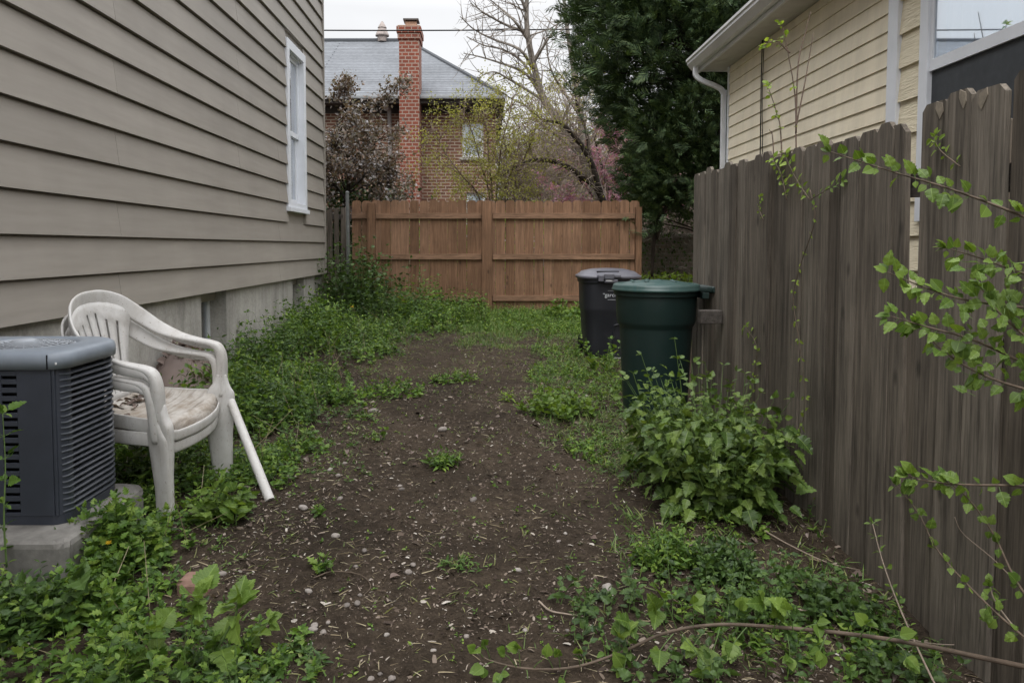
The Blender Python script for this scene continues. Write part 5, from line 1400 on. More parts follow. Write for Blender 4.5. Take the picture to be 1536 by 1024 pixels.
cane_leaves(o, [(725,985,712,975,2.23,.045),(735,988,728,968,2.23,.04),(740,992,725,1000,2.22,.045),(760,998,752,1010,2.22,.04),(775,1000,757,980,2.22,.04),(780,1000,778,972,2.22,.045),(800,1002,812,990,2.22,-.03),(790,1003,792,1020,2.22,.035),(830,1003,820,985,2.22,.045),(840,1001,838,984,2.22,.04),(870,998,866,980,2.22,.045),(850,1003,845,1018,2.22,.04),
    (930,976,928,955,2.24,.075),(972,955,945,935,2.26,.08),(975,952,932,922,2.27,-.03),(1015,942,993,895,2.28,-.085),(1000,948,985,915,2.28,.08),(1040,940,1040,905,2.28,.05),(1010,950,990,975,2.25,.07),(940,980,935,1000,2.22,.055),(1060,942,1040,968,2.25,.06),(1080,940,1070,975,2.24,.075),(1120,940,1100,965,2.23,.06),
    (1100,938,1108,912,2.27,.05),(1150,940,1145,905,2.25,.06),(1160,945,1165,925,2.23,.08),(1190,945,1180,915,2.2,.075),(1200,945,1225,935,2.2,.05),(1240,950,1230,975,2.15,.055),(1330,960,1350,952,2.08,.05),(1345,965,1360,985,2.05,.06),(1180,950,1185,985,2.18,.05),(1290,955,1300,935,2.12,.045),(1020,950,1060,1000,2.2,.06)])
# weeds under the cane in the near right corner
ml, ms = MB(), MB()
x, y = scatter(700, .25, 1.35, 2.05, 2.75); k = rg.random(len(x)) < np.clip((x - .15) * 1.0, 0, .8) * np.clip(.6 + 1.2 * vnoise(x * 4, y * 4), .1, 1); x, y = x[k], y[k]
leafy(ml, ms, on(x, y), rg.uniform(.05, .15, len(x)), 4, .042, T_TOOTH, rg, lean=.7)
tag(ml.build('ground_cover', M['leaf_weed_dark']), 'dim green ground cover under the fallen cane at the lower right', 'weeds', kind='stuff')
tag(ms.build('ground_cover_stalks', M['stem']), 'fine stalks of the ground cover under the fallen cane', 'weeds', kind='stuff')

# ================================================================== SAPLING BRANCHES from the right edge
sap = [
 [P(1640, 372, 1.72), P(1536, 325, 1.78), P(1430, 285, 1.85), P(1340, 258, 1.92), P(1246, 228, 2.0)],
 [P(1640, 470, 1.75), P(1536, 461, 1.78), P(1450, 450, 1.83), P(1390, 432, 1.88), P(1330, 408, 1.92)],
 [P(1640, 600, 1.72), P(1536, 545, 1.76), P(1460, 510, 1.8), P(1390, 490, 1.84), P(1335, 474, 1.88)],
 [P(1640, 610, 1.70), P(1536, 583, 1.74), P(1470, 560, 1.78), P(1420, 530, 1.82), P(1380, 492, 1.86)],
 [P(1640, 430, 1.78), P(1536, 410, 1.82), P(1480, 390, 1.85), P(1420, 372, 1.88)],
 [P(1640, 730, 1.72), P(1536, 728, 1.76), P(1440, 726, 1.82), P(1385, 720, 1.88), P(1362, 712, 1.9)],
 [P(1640, 1040, 1.62), P(1560, 975, 1.70), P(1480, 905, 1.80), P(1410, 830, 1.88), P(1378, 770, 1.93), P(1345, 728, 1.97)],
 [P(1600, 960, 1.70), P(1530, 880, 1.78), P(1490, 800, 1.85), P(1450, 745, 1.88), P(1420, 722, 1.9)],
 [P(1640, 560, 1.72), P(1560, 520, 1.74), P(1500, 470, 1.76), P(1470, 430, 1.78)],
]
def sapling():
    root = P(1640, 1040, 1.62)
    o = thing('sapling', 'leafy green sapling whose thin branches reach in from the right before the grey fence', 'sapling', (root.x, root.y, gz1(root.x, root.y)))
    rr = np.random.default_rng(23); ml = MB()
    tr = MB(); q = spl([(root.x + .02, 1.62, gz1(root.x, 1.62) - .02), (root.x + .02, 1.66, .5), (root.x - .0, 1.70, 1.0), (P(1640, 372, 1.72).x, 1.72, P(1640, 372, 1.72).z)], 8); tube(tr, q, np.linspace(.012, .006, len(q)), 8); tr.build('trunk', M['cane'], o, smooth=True)
    for ci, pl in enumerate(sap):
        mb = MB(); q = spl([tuple(v) for v in pl], 8); m = len(q); tube(mb, q, np.linspace(.0042, .0012, m), 6); mb.build('branch', M['cane'], o, smooth=True)
        nn = [14, 13, 13, 11, 10, 11, 11, 9, 9][ci]; small = .8 if ci in (6, 7) else 1
        ts = np.linspace(.28, 1, nn); idx = (ts * (m - 1)).astype(int); tg = nrm(np.gradient(q, axis=0))[idx]
        pos = q[idx]
        for s in (1, -1):
            for rep in range(2):
                keep = rr.random(nn) < (.9 if rep == 0 else .45)
                d = np.column_stack([rr.normal(0, .35, nn), rr.normal(-.25, .35, nn), s * rr.uniform(.5, 1., nn)]) + tg * rr.uniform(.3, .9, (nn, 1))
                d = nrm(d)[keep]; ps = pos[keep]; sz = rr.uniform(.018, .044, nn)[keep] * small
                segs(ml, ps, ps + d * sz[:, None] * .4, .0008, .0006, 3, mi=1)
                inst(ml, T_OVB if rep else T_TOOTH, ps + d * sz[:, None] * .4, frames(d, np.array([[-.2, -.8, .6]]) + rr.normal(0, .5, (keep.sum(), 3))), sz, 0, rr.uniform(.9, 1.2, keep.sum()))
        d = nrm(tg[-1:] + rr.normal(0, .4, (4, 3))); inst(ml, T_OV, np.repeat(q[-1:], 4, 0), frames(d, np.array([[0, -.7, .6]]) + rr.normal(0, .4, (4, 3))), rr.uniform(.025, .04, 4))
    # dense leaf mass near the edge
    n = 66; c = np.array([P(a, b, Y) for a, b, Y in zip(rr.uniform(1435, 1580, n), rr.uniform(380, 590, n), rr.uniform(1.68, 1.85, n))])
    d = nrm(rr.normal(0, 1, (n, 3)) + np.array([[-.3, -.2, 0]])); inst(ml, T_TOOTH, c, frames(d, np.array([[-.1, -.7, .7]]) + rr.normal(0, .5, (n, 3))), rr.uniform(.02, .042, n))
    segs(ml, c - d * .02, c, .0008, .0006, 3, mi=1)
    ml.build('foliage', [M['leaf_vine'], M['stem']], o)
sapling()
# thin bare canes near the right fence
def bare(name, label, pl, r, mat, nl=0, ll=.03, seed=1, T=T_OV, lm='leaf_vine'):
    return stalk(name, label, 'cane', [pl], r, nl, ll, T, lm, mat, seed=seed, k0=.35)
bare('thin_cane', 'thin pale cane leaning left with tiny leaves at its tip before the grey fence', [P(1420, 1060, 1.98), P(1385, 990, 2.05), P(1345, 900, 2.15), P(1322, 835, 2.22), P(1309, 785, 2.28)], .0035, 'cane_pale', 7, .026, 3)
bare('thin_cane', 'bare whitish dead twig hooked before the right hand fence section', [P(1560, 915, 1.9), P(1530, 880, 1.95), P(1492, 840, 1.98), P(1445, 800, 2.0), P(1432, 775, 2.0)], .0022, 'cane_pale', 0, .02, 4)
bare('thin_cane', 'thin brown cane curving up at the lower right edge', [P(1580, 1000, 1.75), P(1530, 950, 1.8), P(1495, 905, 1.84), P(1485, 880, 1.85)], .0032, 'cane_pale', 3, .04, 8)
bare('dead_twig', 'slender dead twig lying under the right bush', [PG(1140, 798, .02), PG(1180, 825, .03), PG(1240, 850, .02), PG(1290, 858, .01)], .0035, 'cane_pale')
bare('dead_twig', 'long thin dead stem lying parallel behind the fallen cane', [PG(1190, 925, .03), PG(1260, 938, .03), PG(1380, 975, .03), PG(1470, 990, .05)], .003, 'cane_pale')
bare('dead_twig', 'forked brown twig lying on the soil left of the fallen cane', [PG(808, 905, .01), PG(825, 920, .012), PG(850, 926, .014), PG(876, 930, .012), PG(884, 942, .006)], .004, 'cane_pale')
bare('dead_twig', 'curled brown twig on the soil at the left of the path', [PG(470, 870, .01), PG(500, 862, .015), PG(540, 866, .012), PG(556, 882, .01), PG(545, 895, .006)], .003, 'cane')

# creeping vine on the fence face
def climber(label, lines, seed, ll=.035, dens=9, mat='leaf_lime', name='climbing_vine'):
    pls = []
    for l in lines:
        pl = []
        for (px, py) in l:
            Y = (FXR - .02) * 1 / ((px - PPX) / F) ; 
            for _ in range(3):
                q = P(px, py, Y); Y *= (FXR - .02) / q.x
            pl.append(P(px, py, Y))
        pls.append(pl)
    stalk(name, label, 'vine', pls, .0025, dens, ll, T_OV, mat, 'cane', up=(-1, -.2, .25), seed=seed, k0=.1, droop=0)
climber('wispy yellow green vine hanging down the middle of the left fence section', [[(1215, 285), (1222, 330), (1200, 400), (1190, 450), (1200, 520), (1208, 600), (1200, 650)]], 31, .03, 16)
climber('short leafy vine shoot crossing the top of the left fence section', [[(1215, 300), (1195, 270), (1178, 235)], [(1180, 300), (1172, 262), (1160, 240)]], 33, .05, 6)
climber('small vine with narrow leaves low on the fence above the bush', [[(1125, 620), (1130, 570), (1135, 520), (1118, 490)]], 35, .04, 8)
climber('tiny vine sprig on the fence near its far end', [[(1145, 330), (1138, 310), (1142, 295)]], 37, .03, 5)
climber('short vine sprig right of the wispy vine on the fence', [[(1215, 300), (1240, 285), (1262, 272)]], 39, .035, 6, 'leaf_vine')
climber('small vine sprig high on the right fence section', [[(1440, 250), (1410, 225), (1402, 205)]], 41, .03, 5)

# bare shoots rising behind the side fence
def shoots(label, lines, seed, Y0, dens, ll=.04):
    pls = [[P(a, b, Y0) for a, b in l] for l in lines]
    stalk('young_tree', label, 'young tree', pls, .006, dens, ll, T_OV, 'leaf_lime', 'twig_brown', seed=seed, k0=.3)
shoots('thin bare young tree with few leaves rising behind the grey fence before the yellow wall', [[(1196, 420), (1194, 214), (1192, 140), (1178, 60), (1172, 38)], [(1194, 200), (1197, 100), (1208, 50), (1216, 18)], [(1194, 190), (1208, 120), (1220, 50)], [(1185, 80), (1165, 62), (1145, 68)]], 51, 5.0, [4, 0, 0, 5], .045)
shoots('short leafy shoot standing behind the grey fence left of the thin bare tree', [[(1178, 420), (1172, 215), (1165, 170), (1152, 130)], [(1165, 420), (1160, 222), (1154, 194)]], 53, 4.9, [7, 0], .05)

# vines and hedge on the garden wall
ml, ms = MB(), MB(); rr = np.random.default_rng(61)
o = thing('wall_creeper', 'tangled mostly bare creeper covering the brick garden wall', 'creeper', (3.4, 12.5, .4))
p0 = []; p1 = []
for _ in range(420):
    q = np.array([rr.uniform(2.4, 4.6), 12.56 - rr.random() * .05, rr.uniform(.4, 1.9)]); d = np.array([rr.normal(0, .6), 0, rr.normal(.3, .6)])
    for _ in range(6): n_ = q + nrm(d) * .09; p0.append(q); p1.append(n_); q = n_; d = d + np.array([rr.normal(0, .5), rr.normal(0, .1), rr.normal(0, .5)])
segs(ms, np.array(p0), np.array(p1), .006, .005, 3)
n = 900; ps = np.column_stack([rr.uniform(2.4, 4.6, n), 12.5 - rr.random(n) * .12, rr.uniform(.4, 2.0, n)])
inst(ml, T_OV, ps, frames(rr.normal(0, 1, (n, 3)), np.array([[0, -1, .3]]) + rr.normal(0, .4, (n, 3))), rr.uniform(.03, .07, n))
ms.build('vines', M['bark_tan'], o); ml.build('foliage', M['leaf_weed_dark'], o)
ml = MB(); n = 1500; ps = np.column_stack([rr.uniform(2.35, 4.3, n), rr.uniform(11.6, 12.3, n), .4 + rr.random(n) ** .8 * .55])
inst(ml, T_OV, ps, frames(rr.normal(0, 1, (n, 3)), np.array([[0, -.3, 1.]]) + rr.normal(0, .5, (n, 3))), rr.uniform(.05, .09, n))
ms = MB(); k = rr.integers(0, n, 160); segs(ms, np.column_stack([ps[k, 0] * .9 + .3, ps[k, 1], np.full(160, .35)]), ps[k], .006, .003, 3)
o = thing('low_hedge', 'low yellow green hedge at the foot of the brick garden wall', 'hedge', (3.3, 12, .4)); ml.build('foliage', M['leaf_lime'], o); ms.build('stalks', M['twig_brown'], o)
# ================================================================== TREES
def rvec(r): return Vector((r.gauss(0, 1), r.gauss(0, 1), r.gauss(0, 1))).normalized()
class Tree:
    def __init__(s, seed): s.r = random.Random(seed); s.lim = MB(); s.tw = ([], [], [], []); s.tips = []
    def limb(s, pts, r0, r1, n=6, k=8):
        q = spl([tuple(p) for p in pts], n); tube(s.lim, q, np.linspace(r0, r1, len(q)), k); return q
    def grow(s, p, d, L, r, lvl, prm):
        R = s.r; n = max(3, int(L / prm['step'])); st = L / n; p = Vector(p); d = Vector(d).normalized()
        for i in range(n):
            t = i / n
            d = (d + rvec(R) * prm['wig'] + Vector((0, 0, prm['up'][min(lvl, len(prm['up']) - 1)]))).normalized()
            q = p + d * st; ra = r * (1 - .75 * t); rb = r * (1 - .75 * (i + 1) / n)
            s.tw[0].append(tuple(p)); s.tw[1].append(tuple(q)); s.tw[2].append(ra); s.tw[3].append(rb)
            if lvl < prm['lvl'] and R.random() < prm['dens'] and t > .08:
                ax = rvec(R); c = (d + (ax - d * ax.dot(d)).normalized() * R.uniform(.6, 1.3)).normalized()
                s.grow(q, c, L * R.uniform(.35, .62) * (1 - .4 * t), max(prm['rmin'], r * .5), lvl + 1, prm)
            if lvl >= prm['lvl'] - 1: s.tips.append((tuple(q), tuple(d)))
            p = q
    def along(s, q, n, L, r, prm, lvl=0, t0=.2, side=None):
        for k in range(n):
            t = t0 + (1 - t0) * (k + s.r.random()) / n; i = min(len(q) - 2, int(t * (len(q) - 1)))
            tg = Vector(q[i + 1] - q[i]).normalized(); ax = rvec(s.r)
            if side: ax = (ax + Vector(side)).normalized()
            c = (tg * s.r.uniform(.2, .9) + (ax - tg * ax.dot(tg)).normalized()).normalized()
            s.grow(q[i], c, L * s.r.uniform(.6, 1.2) * (1.1 - .5 * t), r, lvl, prm)
    def finish(s, o, bark, twig):
        s.lim.build('trunk', bark, o, smooth=True)
        mb = MB(); segs(mb, s.tw[0], s.tw[1], np.array(s.tw[2]), np.array(s.tw[3]), 4)
        mb.build('twigs', twig, o)
    def leaves(s, o, T, mat, n, size, seed, name='foliage', jit=.05, sel=None):
        rr = np.random.default_rng(seed); tp = np.array([t[0] for t in s.tips]); 
        if sel is not None: tp = tp[sel(tp)]
        k = rr.integers(0, len(tp), n); ps = tp[k] + rr.normal(0, jit, (n, 3))
        mb = MB(); inst(mb, T, ps, frames(rr.normal(0, 1, (n, 3)), rr.normal(0, 1, (n, 3)) + np.array([[0, 0, .6]])), rr.uniform(.6, 1.3, n) * size)
        mb.build(name, mat, o)
GB = .39
# --- large bare tree
Y = 15.5; t = Tree(3); o = thing('bare_tree', 'tall nearly bare tree with spreading grey limbs behind the back fence', 'tree', (P(905, 330, Y).x, Y, GB))
pr = dict(step=.15, wig=.17, up=(.02, .03, .04, .05), lvl=3, dens=.5, rmin=.0045)
q0 = t.limb([P(925, 380, Y), P(905, 310, Y), P(880, 240, Y), P(842, 185, Y), P(816, 150, Y), P(803, 108, Y), P(792, 55, Y), P(790, 10, Y), P(795, -60, Y), P(805, -140, Y)], .125, .022)
q1 = t.limb([P(905, 310, Y), P(878, 250, Y + .3), P(870, 170, Y + .5), P(858, 90, Y + .6), P(848, 20, Y + .7), P(840, -80, Y + .8)], .10, .025)
for l in ([(815,150),(790,112),(760,98),(722,86),(695,80)], [(800,105),(780,75),(742,60),(712,45),(690,25)], [(792,60),(770,30),(745,8),(720,-12)], [(818,152),(790,135),(765,120),(740,108),(715,118)], [(800,95),(820,62),(835,40),(850,10)], [(880,245),(850,215),(810,185),(790,160),(770,150),(752,138)], [(868,170),(840,130),(825,100),(818,60)], [(790,20),(778,-10),(760,-40)], [(842,185),(862,140),(880,100)], [(812,140),(785,95),(755,75),(725,68),(700,55)], [(793,50),(760,38),(730,22),(705,5)]):
    pts = [P(a, b, Y + t.r.uniform(-.4, .4) * (i > 0)) for i, (a, b) in enumerate(l)]
    q = t.limb(pts, .036, .008, 5, 6); t.along(q, 17, .85, .011, pr, 1, .08)
t.along(q0, 16, 1.4, .02, pr, 1, .45); t.along(q1, 16, 1.3, .02, pr, 1, .3)
t.finish(o, M['bark_grey'], M['bark_tan'])
t.leaves(o, T_SM, M['bud_leaf'], 1400, .05, 5, sel=lambda a: (a[:, 2] < 5.0))
# --- arching drooping tree: brown twig mass
Y = 14.2; t = Tree(8); o = thing('arching_tree', 'low tree with dark arched limb and brown hanging twigs behind the back fence', 'tree', (P(905, 330, Y).x, Y, GB))
pr = dict(step=.11, wig=.24, up=(-.0, -.07, -.12), lvl=2, dens=.62, rmin=.0042)
q0 = t.limb([P(918, 360, Y), P(900, 290, Y), P(868, 262, Y), P(840, 245, Y), P(805, 240, Y), P(775, 250, Y), P(742, 270, Y)], .075, .022)
q1 = t.limb([P(900, 290, Y), P(885, 240, Y), P(862, 205, Y), P(840, 185, Y), P(815, 180, Y), P(795, 165, Y)], .07, .015)
q2 = t.limb([P(885, 240, Y), P(880, 200, Y + .3), P(868, 165, Y + .4), P(862, 140, Y + .4)], .045, .015)
for q, n in ((q0, 84), (q1, 84), (q2, 46)): t.along(q, n, 1.05, .010, pr, 0, .12)
t.finish(o, M['bark_dark'], M['twig_pale'])
t.leaves(o, T_SM, M['bud_leaf'], 2600, .042, 6)
# --- small budding tree with yellow green leaves before the brick wall
Y = 13.4; t = Tree(12); o = thing('budding_tree', 'slender twiggy tree with yellow green buds in front of the brick house wall', 'tree', (P(735, 330, Y).x, Y, GB))
pr = dict(step=.12, wig=.22, up=(.03, .0, -.02), lvl=2, dens=.55, rmin=.0036)
for l in ([(735,380),(735,300),(720,240),(705,190),(690,165)], [(740,380),(745,290),(752,220),(765,170),(770,140)], [(730,380),(720,300),(690,260),(665,225),(650,190)], [(745,380),(760,290),(785,240),(800,205),(810,165)], [(738,380),(738,290),(730,200),(725,165)], [(742,380),(752,300),(770,250),(780,210)]):
    q = t.limb([P(a, b, Y + t.r.uniform(-.4, .4)) for a, b in l], .02, .006, 5, 6); t.along(q, 32, .85, .0075, pr, 0, .12)
t.finish(o, M['twig_brown'], M['twig_brown'])
t.leaves(o, T_SM, M['bud_leaf'], 10500, .038, 7)
# --- redbud
Y = 16.5; t = Tree(15); o = thing('blossom_tree', 'tree with pale pink blossom showing low between the bare tree and the evergreen', 'tree', (P(925, 330, Y).x, Y, GB))
pr = dict(step=.16, wig=.2, up=(.05, .02, .0), lvl=2, dens=.5, rmin=.007)
for l in ([(925,380),(915,300),(900,240),(890,200)], [(930,380),(935,300),(940,250),(950,210)], [(928,380),(960,300),(1000,260),(1030,230)], [(928,380),(900,310),(870,270),(850,250)]):
    q = t.limb([P(a, b, Y + t.r.uniform(-.5, .5)) for a, b in l], .06, .015, 5, 6); t.along(q, 16, 1.1, .015, pr, 0, .2)
t.finish(o, M['bark_dark'], M['twig_brown'])
t.leaves(o, T_SM, M['pink_petal'], 13500, .06, 9, 'blossom', .07)
# --- purple-brown leaved shrub at the left
Y = 12.6; t = Tree(20); xc = P(545, 300, Y).x; o = thing('purple_leaved_tree', 'small dense tree with dull purple brown leaves above the left end of the back fence', 'tree', (P(520, 330, Y).x, Y, GB))
pr = dict(step=.12, wig=.2, up=(.0, -.06, -.10), lvl=2, dens=.5, rmin=.005)
t.limb([P(515, 420, Y), P(517, 330, Y), P(522, 280, Y), P(530, 240, Y)], .05, .03)
for l in ([(520,300),(510,240),(500,200),(494,165)], [(522,290),(540,235),(555,205),(568,185)], [(522,290),(518,220),(510,180),(504,148)], [(524,280),(555,250),(580,240),(600,250)], [(520,300),(490,250),(470,215)], [(522,280),(545,225),(552,200)], [(524,285),(560,270),(590,275)], [(520,300),(500,270),(480,260)]):
    q = t.limb([P(a, b + (300 - b) * .2, Y + t.r.uniform(-.7, .6)) for a, b in l], .022, .005, 5, 6); t.along(q, 19, .55, .008, pr, 0, .2)
q = t.limb([P(a, b, Y) for a, b in [(560,190),(578,158),(592,135),(600,118)]], .008, .003, 5, 5); t.along(q, 7, .2, .004, pr, 1, .1)
q = t.limb([P(a, b, Y) for a, b in [(500,160),(503,135),(515,122),(528,126)]], .008, .003, 5, 5); t.along(q, 9, .22, .004, pr, 1, .1)
t.finish(o, M['bark_dark'], M['bark_dark'])
t.leaves(o, T_OV, M['purple_leaf'], 12500, .062, 11, jit=.07)
# --- dark understory behind the left corner
Y = 13.6; rr = np.random.default_rng(71); o = thing('dark_shrub', 'dark green shrub behind the slat fence under the purple brown tree', 'shrub', (P(520, 330, Y).x, Y, GB))
n = 5200; ps = np.column_stack([rr.normal(P(515, 0, Y).x, .55, n), rr.normal(Y, .4, n), GB + rr.random(n) ** .8 * 2.2])
ml = MB(); inst(ml, T_OV, ps, frames(rr.normal(0, 1, (n, 3)), rr.normal(0, .6, (n, 3)) + np.array([[0, 0, 1.]])), rr.uniform(.06, .12, n)); ml.build('foliage', M['evergreen'], o)
ms = MB(); k = rr.integers(0, n, 120); b = ps[k].copy(); b[:, 2] = GB; b[:, 0] = b[:, 0] * .3 + P(515, 0, Y).x * .7; segs(ms, b, ps[k], .012, .005, 4); ms.build('stems', M['bark_dark'], o)

# --- the big evergreen
def evergreen():
    Y0 = 11.6; rr = np.random.default_rng(33); R = random.Random(33); tx = P(1083, 300, Y0).x
    o = thing('evergreen_tree', 'large dark green evergreen with leaning limbs behind the yellow house corner', 'tree', (tx, Y0, GB))
    lim = MB()
    trunk = [P(1090, 400, Y0), P(1086, 300, Y0), P(1084, 210, Y0), P(1070, 100, Y0), P(1050, 0, Y0), P(1035, -150, Y0), P(1020, -400, Y0)]
    q = spl([tuple(v) for v in trunk], 6); tube(lim, q, np.linspace(.16, .04, len(q)), 10)
    for l in ([(1085,235),(1055,195),(1025,165),(990,150)], [(1083,170),(1060,140),(1035,125),(1000,80)], [(1084,225),(1050,215),(1020,240),(990,300)], [(1070,100),(1020,60),(970,40)], [(1082,290),(1040,280),(1000,310),(985,360)], [(1070,100),(1090,40),(1110,0)], [(1040,190),(1010,240),(990,300),(982,350),(978,415)]):
        qq = spl([tuple(P(a, b, Y0 + R.uniform(-.5, .2))) for a, b in l], 6); tube(lim, qq, np.linspace(.075, .02, len(qq)), 8)
    lim.build('trunk', M['bark_dark'], o, smooth=True)
    zk = np.array([.9, 1.25, 1.5, 2.0, 2.8, 3.3, 4.1, 5.1, 7.0, 9.0, 10.5]); lk = np.array([2.8, 2.6, 2.52, 2.45, 2.28, 1.98, 1.55, 1.34, 1.5, 2.2, 3.0])
    cen = 3.25
    cl = []
    while len(cl) < 1050:
        z = rr.uniform(1.0, 10.3); L = np.interp(z, zk, lk); rad = max(.15, cen - L)
        a = rr.random() * 6.28; t = rr.random() ** .5
        x = cen + rad * t * math.cos(a); y = Y0 - .1 + rad * .85 * t * math.sin(a)
        if x > 2.85 and z < 4.3 and rr.random() < (.42 if z < 3.3 else .40): continue
        if x > 2.55 and z < 2.02 and y < 13: continue
        if z > 6.2 and rr.random() < .45: continue
        if vnoise(np.array([x * 1.5 + 3]), np.array([z * 1.5 + y])) [0] < -.3: continue
        if x > 2.65 and y < 8.8: continue
        cl.append((x, y, z, math.cos(a), math.sin(a)))
    cl = np.array(cl); nb = 24; n = len(cl) * nb
    c = np.repeat(cl, nb, 0); sp = rr.normal(0, 1, (n, 3)) * np.array([.15, .15, .17])
    sp += np.column_stack([c[:, 3], c[:, 4], np.zeros(n)]) * rr.uniform(-.1, .2, (n, 1))
    ps = c[:, :3] + sp
    d = np.column_stack([c[:, 3], c[:, 4], np.full(n, .35)]) + rr.normal(0, .55, (n, 3))
    ml = MB(); d[:, 2] += rr.normal(0, .3, n); inst(ml, T_PLUME, ps, frames(d, rr.normal(0, .8, (n, 3)) + np.array([[0, 0, .5]])), rr.uniform(.16, .34, n))
    ml.build('crown', M['evergreen'], o)
    # inner boughs: twigs from the trunk to each clump
    tp = spl([tuple(v) for v in trunk], 12); k = np.abs(tp[None, :, 2] - (cl[:, None, 2] - .35)).argmin(1)
    sel = rr.random(len(cl)) < .5
    ms = MB(); mid = (tp[k] + cl[:, :3]) / 2 + np.array([[0, 0, .12]]) + rr.normal(0, .08, (len(cl), 3)); segs(ms, tp[k][sel], mid[sel], .022, .014, 4); segs(ms, mid[sel], cl[sel, :3], .014, .006, 4); ms.build('boughs', M['bark_dark'], o)
evergreen()
# --- shrubs of the yard behind the back fence
for k, (xa, xb, lab) in enumerate(((-1.9, .1, 'leafy brown green shrub showing through the gaps left of the middle fence post'), (.1, 2.4, 'leafy brown green shrub showing through the gaps right of the middle fence post'))):
    rr = np.random.default_rng(90 + k); n = 2800
    o = thing('yard_shrub', lab, 'shrub', ((xa + xb) / 2, 12.4, GB))
    ps = np.column_stack([rr.uniform(xa, xb, n), rr.normal(12.4, .25, n), GB + rr.random(n) * (1.5)])
    ml = MB(); inst(ml, T_OV, ps, frames(rr.normal(0, 1, (n, 3)), rr.normal(0, .6, (n, 3)) + np.array([[0, -.6, .6]])), rr.uniform(.05, .10, n)); ml.build('foliage', M['leaf_lime'], o)
    ms = MB(); i = rr.integers(0, n, 150); b = ps[i].copy(); b[:, 2] = GB - .05; segs(ms, b, ps[i], .008, .004, 4); ms.build('stems', M['twig_brown'], o)
# --- backdrop shrubs/trees far behind
def far_tree(px, top, Y, wpx, label, mat, seed, n=2600, size=.2):
    rr = np.random.default_rng(seed); c = P(px, top, Y); w = wpx / 2 / F * Y; H = c.z - GB
    o = thing('distant_tree', label, 'tree', (c.x, Y, GB))
    lim = MB(); tube(lim, [(c.x, Y, GB - .1), (c.x + .1, Y, GB + H * .4), (c.x, Y, GB + H * .8)], [.2, .13, .05], 8)
    ti = []
    for _ in range(16):
        a = rr.random() * 6.28; z = GB + H * rr.uniform(.35, .7); e = np.array([c.x + w * .7 * math.cos(a), Y + w * .7 * math.sin(a), z + H * rr.uniform(.1, .25)]); tube(lim, [(c.x, Y, z), tuple(e)], [.06, .015], 5); ti.append(e)
    lim.build('trunk', M['bark_grey'], o)
    ti = np.array(ti); k = rr.integers(0, len(ti), n); ps = ti[k] + rr.normal(0, 1, (n, 3)) * np.array([w * .3, w * .3, H * .12])
    ml = MB(); inst(ml, T_SM, ps, frames(rr.normal(0, 1, (n, 3)), rr.normal(0, 1, (n, 3))), rr.uniform(.5, 1.2, n) * size); ml.build('crown', mat, o)
def twig_tree(px, top, Y, wpx, label, seed, n=5200):
    rr = np.random.default_rng(seed); c = P(px, top, Y); w = wpx / 2 / F * Y; H = c.z - GB
    o = thing('distant_tree', label, 'tree', (c.x, Y, GB)); lim = MB(); tube(lim, [(c.x, Y, GB - .1), (c.x + .1, Y, GB + H * .35), (c.x - .05, Y, GB + H * .7)], [.16, .11, .05], 8); ends = []
    for _ in range(26):
        a = rr.random() * 6.28; z = GB + H * rr.uniform(.12, .6); e = np.array([c.x + w * rr.uniform(.3, .8) * math.cos(a), Y + w * .7 * math.sin(a), z + H * rr.uniform(.1, .35)]); tube(lim, [(c.x, Y, z), tuple((np.array([c.x, Y, z]) + e) / 2 + [0, 0, .15]), tuple(e)], [.05, .03, .012], 5)
        for t_ in (.35, .55, .75, 1.): ends.append(np.array([c.x, Y, z]) * (1 - t_) + e * t_)
    lim.build('trunk', M['bark_grey'], o); ends = np.array(ends); k = rr.integers(0, len(ends), n); p0 = ends[k] + rr.normal(0, 1, (n, 3)) * np.array([w * .16, w * .16, H * .09])
    ms = MB(); segs(ms, p0, p0 + nrm(rr.normal(0, 1, (n, 3)) + [0, 0, .25]) * rr.uniform(.25, .7, (n, 1)), .008, .003, 3); ms.build('twigs', M['twig_brown'] if seed == 101 else M['twig_pale'], o)
twig_tree(785, 165, 24, 150, 'brown twiggy tree behind the brick house corner', 101)
twig_tree(850, 150, 22, 150, 'pale twiggy tree behind the dark arched limb', 102)
twig_tree(930, 160, 21, 170, 'fine brown twiggy tree behind the pink blossom', 103)
twig_tree(1030, 220, 20, 160, 'twiggy tree seen under the evergreen above the brick garden wall', 105)
far_tree(810, 200, 34, 120, 'hazy brown twiggy tree far behind the arching tree', M['dry_leaf'], 81, 3000, .16)
far_tree(900, 170, 30, 150, 'greyish budding tree far behind the blossom tree', M['dry_leaf'], 82, 3000, .16)
far_tree(1010, 230, 26, 150, 'distant pale budding tree seen through the gaps of the evergreen', M['dry_leaf'], 83, 2600, .15)

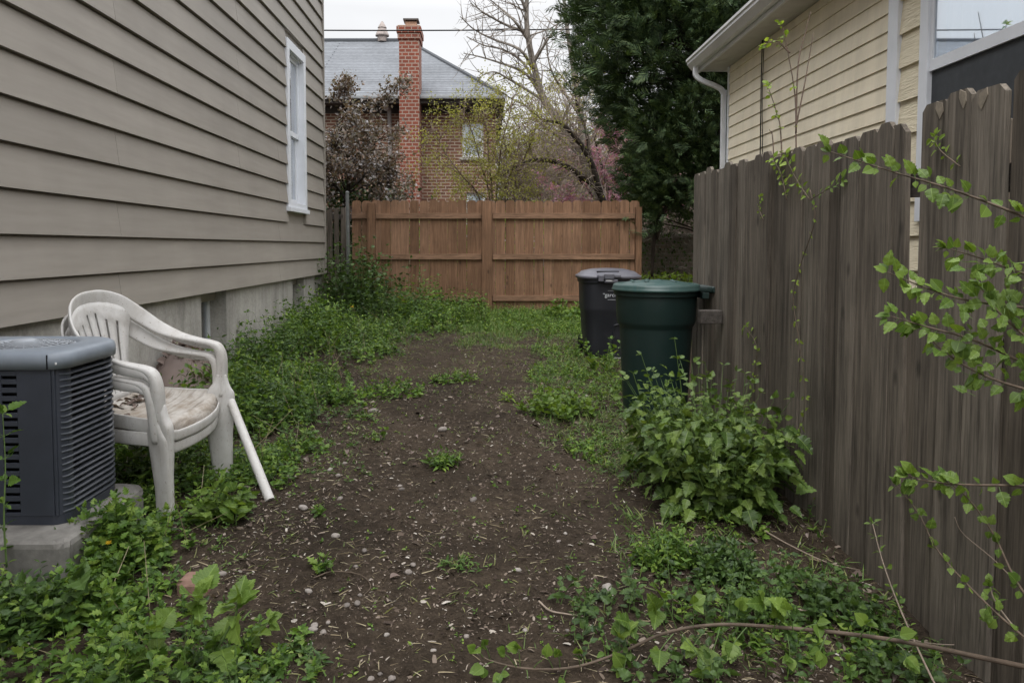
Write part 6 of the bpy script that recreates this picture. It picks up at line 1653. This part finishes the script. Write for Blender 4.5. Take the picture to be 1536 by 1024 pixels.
# ================================================================== CAMERA, LIGHT, WORLD
cam = bpy.data.cameras.new('Camera'); co = bpy.data.objects.new('Camera', cam); COL.objects.link(co); scene.camera = co
cam.sensor_width = 36; cam.lens = F / 1536 * 36; cam.clip_start = .02; cam.clip_end = 2000
co.location = (0, 0, CAMZ); co.rotation_euler = (PI / 2 - PITCH, 0, 0)
cam.shift_x = (768 - PPX) / 1536; cam.shift_y = -(512 - PPY) / 1536
SUN_EL, SUN_AZ = math.radians(58), math.radians(200)      # azimuth clockwise from +Y
w = bpy.data.worlds.new('World'); scene.world = w; w.use_nodes = True; nt = w.node_tree; nt.nodes.clear()
sky = N(nt, 'ShaderNodeTexSky'); sky.sky_type = 'NISHITA'; sky.sun_disc = False; sky.sun_elevation = SUN_EL; sky.sun_rotation = SUN_AZ; sky.air_density = 1.0; sky.dust_density = 4.0; sky.ozone_density = 1.0
hs = N(nt, 'ShaderNodeHueSaturation', {'Saturation': .06, 'Color': sky.outputs[0]})
tc = N(nt, 'ShaderNodeTexCoord'); nz = noise(nt, N(nt, 'ShaderNodeMapping', {'Vector': tc.outputs['Generated'], 'Scale': (1.5, 1.5, 4)}).outputs[0], 1.6, 4, .55)
cl = mixc(nt, 1., mixc(nt, .82, hs.outputs[0], (7.45, 7.55, 7.75, 1)), ramp(nt, nz, [(.3, gray(.90)), (.7, gray(1.06))]), 'MULTIPLY')
zz = N(nt, 'ShaderNodeSeparateXYZ', {0: tc.outputs['Generated']}).outputs[2]
cl = mixc(nt, 1., cl, ramp(nt, zz, [(.0, gray(.86)), (.30, gray(.89)), (.45, gray(1.9)), (1., gray(3.1))]), 'MULTIPLY')   # overcast sky: far brighter overhead than near the horizon
bg = N(nt, 'ShaderNodeBackground', {'Color': cl, 'Strength': .115}); out = nt.nodes.new('ShaderNodeOutputWorld'); nt.links.new(bg.outputs[0], out.inputs[0])
sl = bpy.data.lights.new('Sun', 'SUN'); sl.energy = 1.0; sl.angle = math.radians(28); sl.color = (1, .97, .93); so = bpy.data.objects.new('Sun', sl); COL.objects.link(so)
dv = Vector((math.sin(SUN_AZ) * math.cos(SUN_EL), math.cos(SUN_AZ) * math.cos(SUN_EL), math.sin(SUN_EL))); so.rotation_euler = dv.to_track_quat('Z', 'Y').to_euler(); so.location = (0, 0, 12)
vs = scene.view_settings; scene.display_settings.display_device = 'sRGB'; vs.view_transform = 'Standard'; vs.look = 'None'; vs.exposure = 0.42; vs.gamma = 1.0
scene.cycles.max_bounces = 8; scene.cycles.transparent_max_bounces = 16
